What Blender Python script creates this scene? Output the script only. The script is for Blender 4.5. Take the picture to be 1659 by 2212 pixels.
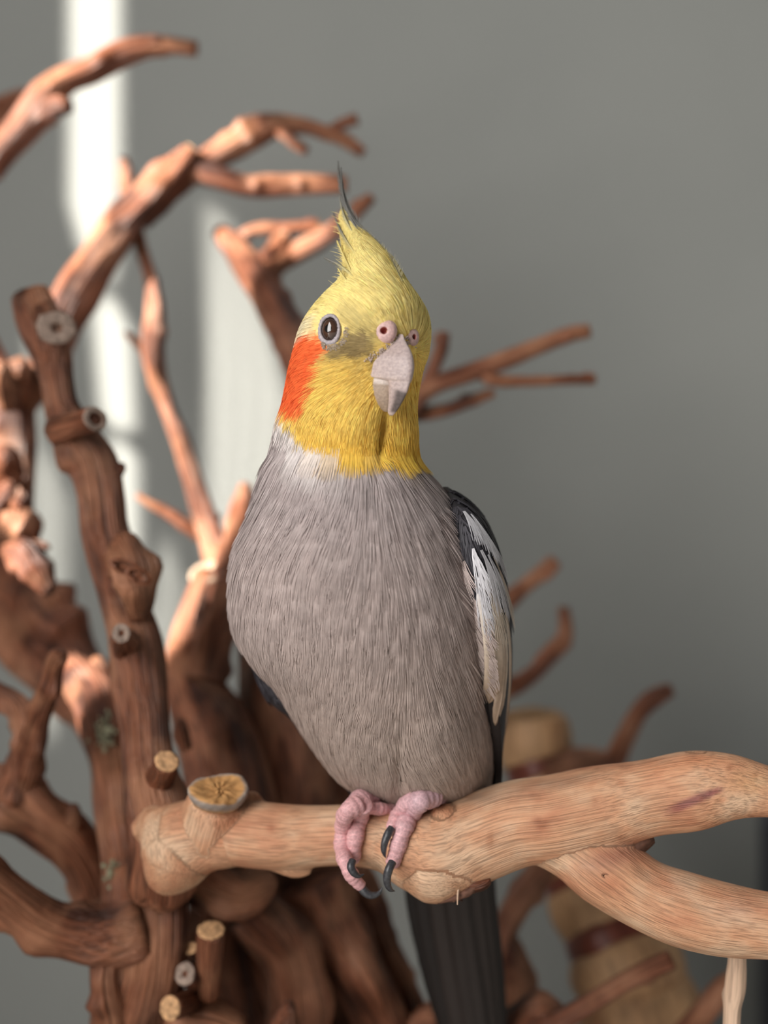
import bpy, math, random
import numpy as np
from mathutils import Vector
from mathutils.bvhtree import BVHTree

for o in list(bpy.data.objects):
    bpy.data.objects.remove(o)
scene = bpy.context.scene
COL = scene.collection
rng = np.random.default_rng(7)
random.seed(7)

# ------------------------------------------------------------------ camera
F = 3039.0                  # focal length in pixels of the 1659 x 2212 frame
ZC = 0.45                   # camera height above the floor
cam_d = bpy.data.cameras.new('camera')
cam_d.sensor_fit = 'VERTICAL'
cam_d.sensor_height = 24.0
cam_d.lens = 24.0 * F / 2212.0
cam_d.clip_start = 0.01
cam_d.clip_end = 50
cam_d.dof.use_dof = True
cam_d.dof.focus_distance = 0.3165
cam_d.dof.aperture_fstop = cam_d.lens / 8.3
cam = bpy.data.objects.new('camera', cam_d)
COL.objects.link(cam)
cam.location = (0, 0, ZC)
cam.rotation_euler = (math.pi / 2, 0, 0)
scene.camera = cam

# ------------------------------------------------------------------ light
scene.view_settings.view_transform = 'Standard'
scene.view_settings.look = 'None'
scene.view_settings.exposure = 0.0
scene.view_settings.gamma = 1.0
scene.view_settings.use_curve_mapping = False
world = bpy.data.worlds.new('world')
scene.world = world
world.use_nodes = True
world.node_tree.nodes['Background'].inputs[0].default_value = (0.80, 0.91, 1.0, 1)
world.node_tree.nodes['Background'].inputs[1].default_value = 0.07

SUN = Vector((0.80, 0.45, -0.40)).normalized()
sun_d = bpy.data.lights.new('sun_offscreen', 'SUN')
sun_d.energy = 25.0
sun_d.angle = math.radians(0.53)
sun_d.color = (1.0, 0.94, 0.86)
sun = bpy.data.objects.new('sun_offscreen', sun_d)
COL.objects.link(sun)
sun.rotation_euler = SUN.to_track_quat('-Z', 'Y').to_euler()
sun.location = (-2, -1, 2)

win_d = bpy.data.lights.new('window_left_offscreen', 'AREA')
win_d.shape = 'RECTANGLE'
win_d.size = 1.15
win_d.size_y = 1.2
win_d.energy = 38.0
win_d.color = (1.0, 0.97, 0.94)
win = bpy.data.objects.new('window_left_offscreen', win_d)
COL.objects.link(win)
win.location = (-0.64, -0.72, ZC + 0.52)   # upright, in the window plane, beside the added sun blocker
win.rotation_euler = Vector((1.0, 0.0, 0.0)).to_track_quat('-Z', 'Z').to_euler()

# ------------------------------------------------------------------ helpers
def P(px, py, d):
    """point seen at pixel (px, py), d metres in front of the camera"""
    return np.array([(px - 829.5) / F * d, d, ZC - (py - 1106.0) / F * d])

def pix(p):
    p = np.atleast_2d(p)
    return np.stack([829.5 + p[:, 0] / p[:, 1] * F, 1106.0 - (p[:, 2] - ZC) / p[:, 1] * F], 1)

def lin(r, g, b):
    c = np.array([r, g, b]) / 255.0
    return np.where(c <= 0.04045, c / 12.92, ((c + 0.055) / 1.055) ** 2.4)

def smooth(a, b, x):
    t = np.clip((x - a) / (b - a), 0, 1)
    return t * t * (3 - 2 * t)

def pchip(x, y, q):
    """monotone cubic interpolation, y may be n x k"""
    x = np.asarray(x, float); y = np.asarray(y, float); q = np.asarray(q, float)
    if y.ndim == 1:
        return pchip(x, y[:, None], q)[:, 0]
    h = np.diff(x)[:, None]
    dl = np.diff(y, axis=0) / h
    m = np.zeros_like(y)
    m[0] = dl[0]; m[-1] = dl[-1]
    w1 = 2 * h[1:] + h[:-1]; w2 = h[1:] + 2 * h[:-1]
    same = dl[:-1] * dl[1:] > 0
    a = np.where(same, dl[:-1], 1.0); b = np.where(same, dl[1:], 1.0)
    m[1:-1] = np.where(same, (w1 + w2) / (w1 / a + w2 / b), 0.0)
    i = np.clip(np.searchsorted(x, q) - 1, 0, len(x) - 2)
    t = ((q - x[i]) / (x[i + 1] - x[i]))[:, None]
    hh = h[i]
    return ((2*t**3 - 3*t**2 + 1) * y[i] + (t**3 - 2*t**2 + t) * hh * m[i]
            + (-2*t**3 + 3*t**2) * y[i + 1] + (t**3 - t**2) * hh * m[i + 1])

def _hash(ix, iy, iz, seed):
    n = (ix * 374761393 + iy * 668265263 + iz * 2147483647 + seed * 1274126177) & 0xffffffff
    n = ((n ^ (n >> 13)) * 1274126177) & 0xffffffff
    n = n ^ (n >> 16)
    return (n & 0xffff) / 32767.5 - 1.0

def noise3(p, seed=0):
    p = np.asarray(p, float)
    i = np.floor(p).astype(np.int64)
    f = p - i
    f = f * f * (3 - 2 * f)
    out = np.zeros(len(p))
    for dx in (0, 1):
        wx = f[:, 0] if dx else 1 - f[:, 0]
        for dy in (0, 1):
            wy = f[:, 1] if dy else 1 - f[:, 1]
            for dz in (0, 1):
                wz = f[:, 2] if dz else 1 - f[:, 2]
                out += wx * wy * wz * _hash(i[:, 0] + dx, i[:, 1] + dy, i[:, 2] + dz, seed)
    return out

def unit(v):
    v = np.asarray(v, float)
    return v / np.maximum(np.linalg.norm(v, axis=-1, keepdims=True), 1e-12)

def mesh_obj(name, V, faces, mat, parent=None, smooth_shade=True, col=None, grain=None):
    me = bpy.data.meshes.new(name)
    V = np.asarray(V, float)
    if isinstance(faces, np.ndarray):
        nf, k = faces.shape
        me.vertices.add(len(V)); me.vertices.foreach_set('co', V.ravel())
        me.loops.add(nf * k); me.loops.foreach_set('vertex_index', faces.ravel().astype(np.int32))
        me.polygons.add(nf)
        me.polygons.foreach_set('loop_start', np.arange(nf, dtype=np.int32) * k)
        me.polygons.foreach_set('loop_total', np.full(nf, k, dtype=np.int32))
        me.update(calc_edges=True)
    else:
        me.from_pydata([tuple(v) for v in V], [], faces)
        me.update()
    me.polygons.foreach_set('use_smooth', [smooth_shade] * len(me.polygons))
    if col is not None:
        a = me.color_attributes.new('Col', 'FLOAT_COLOR', 'POINT')
        c = np.ones((len(V), 4)); c[:, :3] = np.clip(col, 0, 1)
        a.data.foreach_set('color', c.ravel())
    if grain is not None:
        a = me.attributes.new('grain', 'FLOAT_VECTOR', 'POINT')
        a.data.foreach_set('vector', np.asarray(grain, float).ravel())
    me.materials.append(mat)
    o = bpy.data.objects.new(name, me)
    COL.objects.link(o)
    if parent is not None:
        o.parent = parent
        o.matrix_parent_inverse = parent.matrix_basis.inverted()
    return o

def empty(name, loc):
    o = bpy.data.objects.new(name, None)
    COL.objects.link(o)
    o.location = loc
    o.empty_display_size = 0.02
    return o

def tag(o, label=None, cat=None, group=None, kind=None):
    if label: o['label'] = label
    if cat: o['category'] = cat
    if group: o['group'] = group
    if kind: o['kind'] = kind
    return o

# ------------------------------------------------------------------ materials
def new_mat(name):
    m = bpy.data.materials.new(name)
    m.use_nodes = True
    return m, m.node_tree.nodes, m.node_tree.links, m.node_tree.nodes['Principled BSDF']

def ramp(nodes, stops):
    r = nodes.new('ShaderNodeValToRGB')
    e = r.color_ramp.elements
    e[0].position, e[0].color = stops[0][0], (*stops[0][1], 1)
    e[1].position, e[1].color = stops[-1][0], (*stops[-1][1], 1)
    for pos, c in stops[1:-1]:
        n = e.new(pos); n.color = (*c, 1)
    return r

def plain(name, rgb, rough=0.6, bump=0.0, bscale=800.0, var=0.15, spec=0.4):
    m, n, l, b = new_mat(name)
    tc = n.new('ShaderNodeTexCoord')
    nz = n.new('ShaderNodeTexNoise'); nz.inputs['Scale'].default_value = bscale; nz.inputs['Detail'].default_value = 4
    l.new(tc.outputs['Object'], nz.inputs['Vector'])
    c = np.array(rgb)
    r = ramp(n, [(0.3, tuple(c * (1 - var))), (0.7, tuple(np.clip(c * (1 + var), 0, 1)))])
    l.new(nz.outputs['Fac'], r.inputs['Fac']); l.new(r.outputs['Color'], b.inputs['Base Color'])
    b.inputs['Roughness'].default_value = rough
    b.inputs['Specular IOR Level'].default_value = spec
    if bump:
        bp = n.new('ShaderNodeBump'); bp.inputs['Strength'].default_value = bump; bp.inputs['Distance'].default_value = 0.0004
        l.new(nz.outputs['Fac'], bp.inputs['Height']); l.new(bp.outputs['Normal'], b.inputs['Normal'])
    return m

def wood(name, stops, fine=2600.0, bump=0.5, bdist=0.0004, rough=0.62, blotch=None, blotch_amt=0.5, tint=False, fine_dark=0.55, low_bump=1.0, blotch_scale=0.09):
    """wood whose grain runs along each limb: reads the 'grain' attribute (offset across, length along)"""
    m, n, l, b = new_mat(name)
    at = n.new('ShaderNodeAttribute'); at.attribute_name = 'grain'
    mp = n.new('ShaderNodeMapping'); mp.inputs['Scale'].default_value = (1, 1, 0.022)
    l.new(at.outputs['Vector'], mp.inputs['Vector'])
    n1 = n.new('ShaderNodeTexNoise'); n1.inputs['Scale'].default_value = fine; n1.inputs['Detail'].default_value = 3
    l.new(mp.outputs['Vector'], n1.inputs['Vector'])
    n2 = n.new('ShaderNodeTexNoise'); n2.inputs['Scale'].default_value = fine * blotch_scale; n2.inputs['Detail'].default_value = 4
    mp2 = n.new('ShaderNodeMapping'); mp2.inputs['Scale'].default_value = (1, 1, 0.25 if blotch_scale > 0.06 else 0.6)
    l.new(at.outputs['Vector'], mp2.inputs['Vector']); l.new(mp2.outputs['Vector'], n2.inputs['Vector'])
    r = ramp(n, stops)
    l.new(n2.outputs['Fac'], r.inputs['Fac'])
    r1 = ramp(n, [(0.34, (fine_dark,) * 3), (0.56, (1.0, 1.0, 1.0))])
    l.new(n1.outputs['Fac'], r1.inputs['Fac'])
    mx = n.new('ShaderNodeMix'); mx.data_type = 'RGBA'; mx.blend_type = 'MULTIPLY'; mx.inputs[0].default_value = 0.8
    l.new(r.outputs['Color'], mx.inputs[6]); l.new(r1.outputs['Color'], mx.inputs[7])
    out = mx.outputs[2]
    if blotch is not None:
        n3 = n.new('ShaderNodeTexNoise'); n3.inputs['Scale'].default_value = 55.0; n3.inputs['Detail'].default_value = 5
        l.new(at.outputs['Vector'], n3.inputs['Vector'])
        r3 = ramp(n, [(0.48, (0, 0, 0)), (0.66, (blotch_amt,) * 3)])
        l.new(n3.outputs['Fac'], r3.inputs['Fac'])
        m3 = n.new('ShaderNodeMix'); m3.data_type = 'RGBA'
        l.new(r3.outputs['Color'], m3.inputs[0]); l.new(out, m3.inputs[6]); m3.inputs[7].default_value = (*blotch, 1)
        out = m3.outputs[2]
    if tint:
        a2 = n.new('ShaderNodeAttribute'); a2.attribute_name = 'Col'
        m4 = n.new('ShaderNodeMix'); m4.data_type = 'RGBA'; m4.blend_type = 'MULTIPLY'; m4.inputs[0].default_value = 1
        l.new(out, m4.inputs[6]); l.new(a2.outputs['Color'], m4.inputs[7])
        out = m4.outputs[2]
    l.new(out, b.inputs['Base Color'])
    b.inputs['Roughness'].default_value = rough
    b.inputs['Specular IOR Level'].default_value = 0.35
    bp = n.new('ShaderNodeBump'); bp.inputs['Strength'].default_value = bump; bp.inputs['Distance'].default_value = bdist
    ad = n.new('ShaderNodeMath'); ad.operation = 'ADD'
    md = n.new('ShaderNodeMath'); md.operation = 'MULTIPLY'; md.inputs[1].default_value = low_bump
    l.new(n2.outputs['Fac'], md.inputs[0])
    l.new(n1.outputs['Fac'], ad.inputs[0]); l.new(md.outputs[0], ad.inputs[1])
    l.new(ad.outputs[0], bp.inputs['Height']); l.new(bp.outputs['Normal'], b.inputs['Normal'])
    return m

def colour_attr(name, rough=0.7, spec=0.25, sheen=0.0, trans=0.0):
    m, n, l, b = new_mat(name)
    at = n.new('ShaderNodeAttribute'); at.attribute_name = 'Col'
    nz = n.new('ShaderNodeTexNoise'); nz.inputs['Scale'].default_value = 900
    tc = n.new('ShaderNodeTexCoord'); l.new(tc.outputs['Object'], nz.inputs['Vector'])
    r = ramp(n, [(0.3, (0.88,) * 3), (0.7, (1.0,) * 3)]); l.new(nz.outputs['Fac'], r.inputs['Fac'])
    mx = n.new('ShaderNodeMix'); mx.data_type = 'RGBA'; mx.blend_type = 'MULTIPLY'; mx.inputs[0].default_value = 1
    l.new(at.outputs['Color'], mx.inputs[6]); l.new(r.outputs['Color'], mx.inputs[7])
    l.new(mx.outputs[2], b.inputs['Base Color'])
    b.inputs['Roughness'].default_value = rough
    b.inputs['Specular IOR Level'].default_value = spec
    b.inputs['Sheen Weight'].default_value = sheen
    if trans:
        tr = n.new('ShaderNodeBsdfTranslucent'); l.new(mx.outputs[2], tr.inputs['Color'])
        ms = n.new('ShaderNodeMixShader'); ms.inputs[0].default_value = trans
        l.new(b.outputs[0], ms.inputs[1]); l.new(tr.outputs[0], ms.inputs[2])
        l.new(ms.outputs[0], n['Material Output'].inputs['Surface'])
    return m

M_tree = wood('vine_wood', [(0.34, (0.055, 0.016, 0.0075)), (0.47, (0.175, 0.057, 0.026)), (0.62, (0.31, 0.120, 0.063))],
              fine=1300, bump=1.0, bdist=0.0020, blotch=(0.39, 0.18, 0.097), blotch_amt=0.7, fine_dark=0.28, rough=0.5)
M_tree_dark = M_tree       # the same wood all over the tree: light alone tells its sides apart
M_bark = plain('dark_bark', (0.12, 0.055, 0.035), 0.8, 0.6, 700, 0.35)
M_perch = wood('perch_wood', [(0.30, (0.50, 0.215, 0.115)), (0.48, (0.61, 0.325, 0.185)), (0.66, (0.67, 0.44, 0.285))],
               fine=2900, bump=0.8, bdist=0.0005, tint=True, fine_dark=0.48, low_bump=0.15, blotch_scale=0.04)
M_pale = wood('pale_stick_wood', [(0.3, (0.55, 0.36, 0.24)), (0.7, (0.72, 0.52, 0.38))], fine=1500)
M_cut = plain('cut_wood', (0.52, 0.30, 0.15), 0.8, 0.8, 900, 0.45)
M_cut_grey = plain('weathered_cut_wood', (0.27, 0.20, 0.16), 0.85, 0.8, 900, 0.4)
M_pale_cut = plain('pale_cut_wood', (0.33, 0.24, 0.17), 0.85, 0.6, 700, 0.3)
M_hollow = plain('hollow_pith', (0.13, 0.065, 0.04), 0.9)
M_post = wood('tan_post_wood', [(0.25, (0.26, 0.12, 0.055)), (0.5, (0.47, 0.27, 0.135)), (0.75, (0.56, 0.35, 0.19))], fine=700, bump=0.4)
M_groove = wood('red_groove_wood', [(0.3, (0.12, 0.03, 0.018)), (0.7, (0.22, 0.06, 0.035))], fine=700, bump=0.4, rough=0.4)
M_lichen = plain('dry_lichen', (0.27, 0.26, 0.17), 0.95, 0.8, 500, 0.4)
M_plume = colour_attr('plumage', 0.75, 0.2, 0.0, 0.12)
M_under = colour_attr('under_plumage', 0.9, 0.1)
M_vane = colour_attr('flight_feather_vane', 0.55, 0.35)
M_beak = colour_attr('beak_horn', 0.42, 0.45)
M_skin = colour_attr('foot_scales', 0.5, 0.4)
def scale_skin(m):
    """small polygonal scales with pale edges"""
    n, l = m.node_tree.nodes, m.node_tree.links
    b = n['Principled BSDF']
    tc = n.new('ShaderNodeTexCoord')
    v = n.new('ShaderNodeTexVoronoi'); v.feature = 'DISTANCE_TO_EDGE'; v.inputs['Scale'].default_value = 950
    l.new(tc.outputs['Object'], v.inputs['Vector'])
    r = ramp(n, [(0.0, (1.22, 1.2, 1.2)), (0.10, (0.98, 0.96, 0.96)), (0.5, (0.93, 0.90, 0.91))])
    l.new(v.outputs['Distance'], r.inputs['Fac'])
    src = b.inputs['Base Color'].links[0].from_socket
    mx = n.new('ShaderNodeMix'); mx.data_type = 'RGBA'; mx.blend_type = 'MULTIPLY'; mx.inputs[0].default_value = 1
    l.new(src, mx.inputs[6]); l.new(r.outputs['Color'], mx.inputs[7]); l.new(mx.outputs[2], b.inputs['Base Color'])
    bp = n.new('ShaderNodeBump'); bp.inputs['Strength'].default_value = 0.35; bp.inputs['Distance'].default_value = 0.0003
    l.new(v.outputs['Distance'], bp.inputs['Height']); l.new(bp.outputs['Normal'], b.inputs['Normal'])
scale_skin(M_skin)
M_bare = colour_attr('bare_skin', 0.5, 0.4)
def mottle(m):
    n, l = m.node_tree.nodes, m.node_tree.links
    b = n['Principled BSDF']
    tc = n.new('ShaderNodeTexCoord')
    z = n.new('ShaderNodeTexNoise'); z.inputs['Scale'].default_value = 1700; z.inputs['Detail'].default_value = 5
    l.new(tc.outputs['Object'], z.inputs['Vector'])
    r = ramp(n, [(0.35, (0.86, 0.84, 0.84)), (0.62, (1.12, 1.1, 1.08))]); l.new(z.outputs['Fac'], r.inputs['Fac'])
    src = b.inputs['Base Color'].links[0].from_socket
    mx = n.new('ShaderNodeMix'); mx.data_type = 'RGBA'; mx.blend_type = 'MULTIPLY'; mx.inputs[0].default_value = 1
    l.new(src, mx.inputs[6]); l.new(r.outputs['Color'], mx.inputs[7]); l.new(mx.outputs[2], b.inputs['Base Color'])
    bp = n.new('ShaderNodeBump'); bp.inputs['Strength'].default_value = 0.4; bp.inputs['Distance'].default_value = 0.0003
    l.new(z.outputs['Fac'], bp.inputs['Height']); l.new(bp.outputs['Normal'], b.inputs['Normal'])
mottle(M_beak); mottle(M_bare)
M_claw = plain('claw_horn', (0.045, 0.045, 0.05), 0.32, 0.2, 1500, 0.4, 0.5)

def wall_mat():
    m, n, l, b = new_mat('painted_wall')
    tc = n.new('ShaderNodeTexCoord')
    nz = n.new('ShaderNodeTexNoise'); nz.inputs['Scale'].default_value = 9; nz.inputs['Detail'].default_value = 6
    l.new(tc.outputs['Object'], nz.inputs['Vector'])
    r = ramp(n, [(0.3, (0.265, 0.274, 0.258)), (0.7, (0.29, 0.298, 0.28))])
    l.new(nz.outputs['Fac'], r.inputs['Fac']); l.new(r.outputs['Color'], b.inputs['Base Color'])
    b.inputs['Roughness'].default_value = 0.75
    n2 = n.new('ShaderNodeTexNoise'); n2.inputs['Scale'].default_value = 260
    l.new(tc.outputs['Object'], n2.inputs['Vector'])
    bp = n.new('ShaderNodeBump'); bp.inputs['Strength'].default_value = 0.15; bp.inputs['Distance'].default_value = 0.001
    l.new(n2.outputs['Fac'], bp.inputs['Height']); l.new(bp.outputs['Normal'], b.inputs['Normal'])
    return m
M_wall = wall_mat()
M_floor = plain('grey_floor', (0.13, 0.125, 0.12), 0.6, 0.2, 30, 0.2)
M_slate = plain('slate_panel', (0.055, 0.058, 0.075), 0.5, 0.1, 60, 0.1)
M_blocker = plain('sun_blocker_fabric', (0.5, 0.48, 0.45), 0.9, 0.1, 200, 0.1)

# ------------------------------------------------------------------ setting
def box(name, lo, hi, mat, parent=None, bevel=0.0):
    x0, y0, z0 = lo; x1, y1, z1 = hi
    V = [(x, y, z) for x in (x0, x1) for y in (y0, y1) for z in (z0, z1)]
    Fc = [(0, 1, 3, 2), (4, 6, 7, 5), (0, 4, 5, 1), (2, 3, 7, 6), (0, 2, 6, 4), (1, 5, 7, 3)]
    o = mesh_obj(name, V, Fc, mat, parent, smooth_shade=False)
    if bevel:
        md = o.modifiers.new('bevel', 'BEVEL'); md.width = bevel; md.segments = 3
    return o

WALL_D = 0.65
tag(box('floor', (-1.6, -1.6, -0.05), (1.6, WALL_D + 0.1, 0.0), M_floor), 'plain dark grey floor under the branches', 'floor', kind='structure')
tag(box('wall_back', (-1.6, WALL_D, 0.0), (1.6, WALL_D + 0.08, 2.2), M_wall), 'painted grey-green wall behind the branches', 'wall', kind='structure')

# added, unseen sun blocker on the left: its panel gaps shape the sun strips
sun_blocker = empty('sun_blocker_added', (-0.60, 0.25, 0.0))
tag(sun_blocker, 'added unseen beige screen whose narrow gaps shape the sun strips', 'sun_blocker')
BX = -0.60
def panel(left, right, z0=0.02, z1=1.9):
    """left / right: lists of (height above camera, y) describing the two cut edges"""
    def ed(e): return np.array(e, float) if isinstance(e, list) else np.array([[-9, e], [9, e]])
    L, R = ed(left), ed(right)
    zs = sorted(set([z0 - ZC, z1 - ZC] + [z for z in list(L[:, 0]) + list(R[:, 0]) if z0 < z + ZC < z1]))
    V, Fq = [], []
    for z in zs:
        a, b = np.interp(z, L[:, 0], L[:, 1]), np.interp(z, R[:, 0], R[:, 1])
        b = max(b, a + 0.0005)
        V += [(BX, a, z + ZC), (BX, b, z + ZC), (BX - 0.0008, b, z + ZC), (BX - 0.0008, a, z + ZC)]
    for k in range(len(zs) - 1):
        for j in range(4):
            Fq.append((k*4 + j, k*4 + (j+1) % 4, k*4 + 4 + (j+1) % 4, k*4 + 4 + j))
    Fq += [(3, 2, 1, 0), tuple(len(zs)*4 - 4 + j for j in range(4))]
    return mesh_obj('panel', V, Fq, M_blocker, sun_blocker, smooth_shade=False)
# each gap: heights (above the camera) with the y of its two edges; fine slits dim the sun patches
gapA0 = [(0.180, .145), (0.19, .131), (0.24, .130), (0.27, .138), (0.40, .138), (0.42, .17)]
gapA1 = [(0.180, .145), (0.20, .150), (0.235, .153), (0.255, .202), (0.40, .202), (0.42, .17)]
gapB0 = [(0.225, .350), (0.24, .343), (0.33, .338), (0.372, .345), (0.40, .353), (0.412, .3585)]
gapB1 = [(0.225, .350), (0.24, .359), (0.41, .359), (0.412, .3585)]
gapC0 = [(0.205, .380), (0.21, .376), (0.268, .3765), (0.275, .382), (0.282, .377), (0.325, .378), (0.340, .384), (0.352, .382), (0.37, .381), (0.60, .381)]
gapC1 = [(0.205, .380), (0.21, .382), (0.268, .3835), (0.275, .382), (0.282, .386), (0.325, .388), (0.340, .384), (0.352, .391), (0.37, .394), (0.60, .394)]
def between(e0, e1, f):
    a, b = np.array(e0), np.array(e1)
    zs = sorted(set(list(a[:, 0]) + list(b[:, 0])))
    return [(z, float(np.interp(z, a[:, 0], a[:, 1]) * (1 - f) + np.interp(z, b[:, 0], b[:, 1]) * f)) for z in zs]
gaps = [(gapA0, gapA1)]
for k in range(4):
    gaps.append((between(gapB0, gapB1, k / 4), between(gapB0, gapB1, k / 4 + 0.17)))
def slit(y, w, z0, z1):
    return ([(z0 - 0.02, y), (z0, y - w / 2), (z1, y - w / 2), (z1 + 0.02, y)], [(z0 - 0.02, y), (z0, y + w / 2), (z1, y + w / 2), (z1 + 0.02, y)])
gaps += [slit(.3625, .0016, .175, .215), slit(.3685, .0022, .165, .225), slit(.3735, .0018, .15, .20)]
gaps.append((gapC0, gapC1))
gaps += [slit(.3955, .0014, .15, .23), slit(.3995, .0022, .13, .24), slit(.4035, .0016, .15, .30)]
edge = -0.115
for (e0, e1) in gaps:
    panel(edge, e0)
    edge = e1
panel(edge, 0.64)

# ------------------------------------------------------------------ wood limbs
def catmull(pts, n_per):
    """centripetal-ish resample of an n x k polyline"""
    pts = np.asarray(pts, float)
    seg = np.linalg.norm(np.diff(pts[:, :3], axis=0), axis=1)
    s = np.concatenate([[0], np.cumsum(seg)])
    n = max(4, int(s[-1] / n_per))
    q = np.linspace(0, s[-1], n)
    # cubic hermite with finite-difference tangents
    m = np.zeros_like(pts)
    m[1:-1] = (pts[2:] - pts[:-2]) / (s[2:] - s[:-2])[:, None]
    m[0] = (pts[1] - pts[0]) / (s[1] - s[0]); m[-1] = (pts[-1] - pts[-2]) / (s[-1] - s[-2])
    i = np.clip(np.searchsorted(s, q) - 1, 0, len(s) - 2)
    h = (s[i + 1] - s[i])[:, None]; t = ((q - s[i]) / h[:, 0])[:, None]
    return ((2*t**3 - 3*t**2 + 1) * pts[i] + (t**3 - 2*t**2 + t) * h * m[i]
            + (-2*t**3 + 3*t**2) * pts[i + 1] + (t**3 - t**2) * h * m[i + 1]), q

def frames(c):
    t = unit(np.gradient(c, axis=0))
    n0 = np.cross(t[0], (0.3, 0.9, 0.31)); n0 = unit(n0)
    N = [n0]
    for k in range(1, len(c)):
        v = N[-1] - t[k] * np.dot(N[-1], t[k])
        N.append(unit(v))
    N = np.array(N)
    return t, N, np.cross(t, N)

def tube_geo(path, seg=18, step=None, amp=0.1, seed=0, lump=1.0, end='cut', bumps=()):
    """path: rows of x, y, z, r.  Returns V, F(list of quads / ngons), grain"""
    path = np.asarray(path, float)
    rmin = path[:, 3].mean()
    pr, s = catmull(path, step or rmin * 0.3)
    c, r = pr[:, :3], np.maximum(pr[:, 3], 1e-5)
    if end == 'round':
        L = s[-1]; d = L - s; rr = r[-1]
        r = r * np.where(d < rr, np.sqrt(np.clip(1 - ((rr - d) / rr) ** 2, 0.02, 1)), 1)
    elif end == 'cut':
        d = s[-1] - s; rr = r[-1]
        r = r * np.where(d < rr * 0.15, 0.94, 1)
    t, N, B = frames(c)
    nr = len(c)
    ang = np.linspace(0, 2 * np.pi, seg, endpoint=False)
    ca, sa = np.cos(ang), np.sin(ang)
    dirs = N[:, None, :] * ca[None, :, None] + B[:, None, :] * sa[None, :, None]
    # noise in (unit circle, length / radius) space
    ln = np.repeat(s / rmin, seg)
    pc = np.stack([np.tile(ca, nr) * 1.3, np.tile(sa, nr) * 1.3, ln * 0.45], 1)
    d1 = noise3(pc * lump + 11.3 * seed, seed)
    d2 = noise3(pc * np.array([2.6, 2.6, 1.3]) + 5.7, seed + 3)
    d3 = noise3(pc * np.array([4.5, 4.5, 0.8]) + 3.1, seed + 7)
    disp = (1 + amp * d1 + 0.45 * amp * d2 + 0.35 * amp * d3).reshape(nr, seg)
    for (bs, ba, bh, bw) in bumps:      # fraction along, angle, height/r, width/r
        dl = (s - bs * s[-1])[:, None] / (bw * rmin)
        da = np.angle(np.exp(1j * (ang - ba)))[None, :] / bw
        disp += bh * np.exp(-(dl ** 2 + da ** 2))
    V = c[:, None, :] + dirs * (r[:, None] * disp)[:, :, None]
    G = np.stack([ca[None, :] * r[:, None], sa[None, :] * r[:, None], np.repeat(s[:, None], seg, 1)], 2)
    G = G.reshape(-1, 3) + np.array([seed * 0.37, seed * 0.11, seed * 0.53])
    V = V.reshape(-1, 3)
    Fq = []
    for k in range(nr - 1):
        a = k * seg; b2 = a + seg
        for j in range(seg):
            j2 = (j + 1) % seg
            Fq.append((a + j, a + j2, b2 + j2, b2 + j))
    Fq.append(tuple(range(seg - 1, -1, -1)))
    Fq.append(tuple(range((nr - 1) * seg, nr * seg)))
    return V, Fq, G, (c, t, r, N, B)

SEED = [1]
def ppath(pts):
    return np.array([[*P(x, y, d), r * d / F] for (x, y, d, r) in pts])

def limb(name, pts, mat, parent, amp=0.17, lump=1.0, end='cut', seg=26, bumps=None, cut=None, cut_name='cut_end', hollow=0.0):
    SEED[0] += 1
    if bumps is None:
        rr = np.random.default_rng(SEED[0])
        bumps = [(rr.uniform(0.08, 0.95), rr.uniform(0, 6.28), rr.uniform(0.15, 0.45), rr.uniform(0.35, 0.7)) for _ in range(9)]
    V, Fq, G, fr = tube_geo(ppath(pts), seg=seg, amp=amp * 1.25, seed=SEED[0], lump=lump, end=end, bumps=bumps)
    o = mesh_obj(name, V, Fq, mat, parent, grain=G)
    if cut is not None:
        c, t, r, N, B = fr
        disc(cut_name, c[-1] - t[-1] * r[-1] * 0.10, t[-1], r[-1] * 1.0, cut, o, hollow=hollow, seed=SEED[0])
    return o

def disc(name, c, axis, r, mat, parent, hollow=0.0, thick=0.22, seed=0, squash=1.0):
    """slightly domed, uneven sawn face with a pith dimple"""
    axis = unit(axis)
    u = unit(np.cross(axis, (0.2, 0.5, 0.9))); v = np.cross(axis, u)
    seg = 28
    prof = [(0.93, 0.0), (1.0, thick * 0.5), (0.97, thick * 0.9), (0.88, thick), (0.6, thick * 1.05),
            (max(0.3, hollow * 1.1), thick * 1.02), (max(0.12, hollow * 0.9), thick * (0.85 if not hollow else 0.2)), (0.02, thick * (0.8 if not hollow else -0.4))]
    rr = np.random.default_rng(seed + 50)
    wob = 1 + 0.07 * np.sin(np.linspace(0, 2*np.pi, seg, endpoint=False) * 2 + rr.uniform(0, 6)) + 0.03 * rr.normal(size=seg)
    V = []
    for (pr, ph) in prof:
        for k in range(seg):
            a = 2 * np.pi * k / seg
            V.append(c + (u * math.cos(a) + v * math.sin(a) * squash) * r * pr * wob[k] + axis * (ph * r + 0.02 * r * rr.normal()))
    Fq = []
    for k in range(len(prof) - 1):
        for j in range(seg):
            j2 = (j + 1) % seg
            Fq.append((k*seg + j, k*seg + j2, (k+1)*seg + j2, (k+1)*seg + j))
    Fq.append(tuple(range((len(prof)-1)*seg, len(prof)*seg)))
    Fq.append(tuple(range(seg - 1, -1, -1)))
    o = mesh_obj(name, V, Fq, mat, parent)
    if hollow:
        o.data.materials.append(M_hollow)
        for p in o.data.polygons:
            if p.index >= 5 * seg and p.index < 7 * seg + 1: p.material_index = 1
    return o

tree = empty('vine_wood_tree', (P(560, 4362, 0.42)[0], 0.42, 0.0))
tag(tree, 'gnarled reddish-brown vine wood climbing tree with many cut stubs, carrying the perch', 'driftwood')

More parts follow.
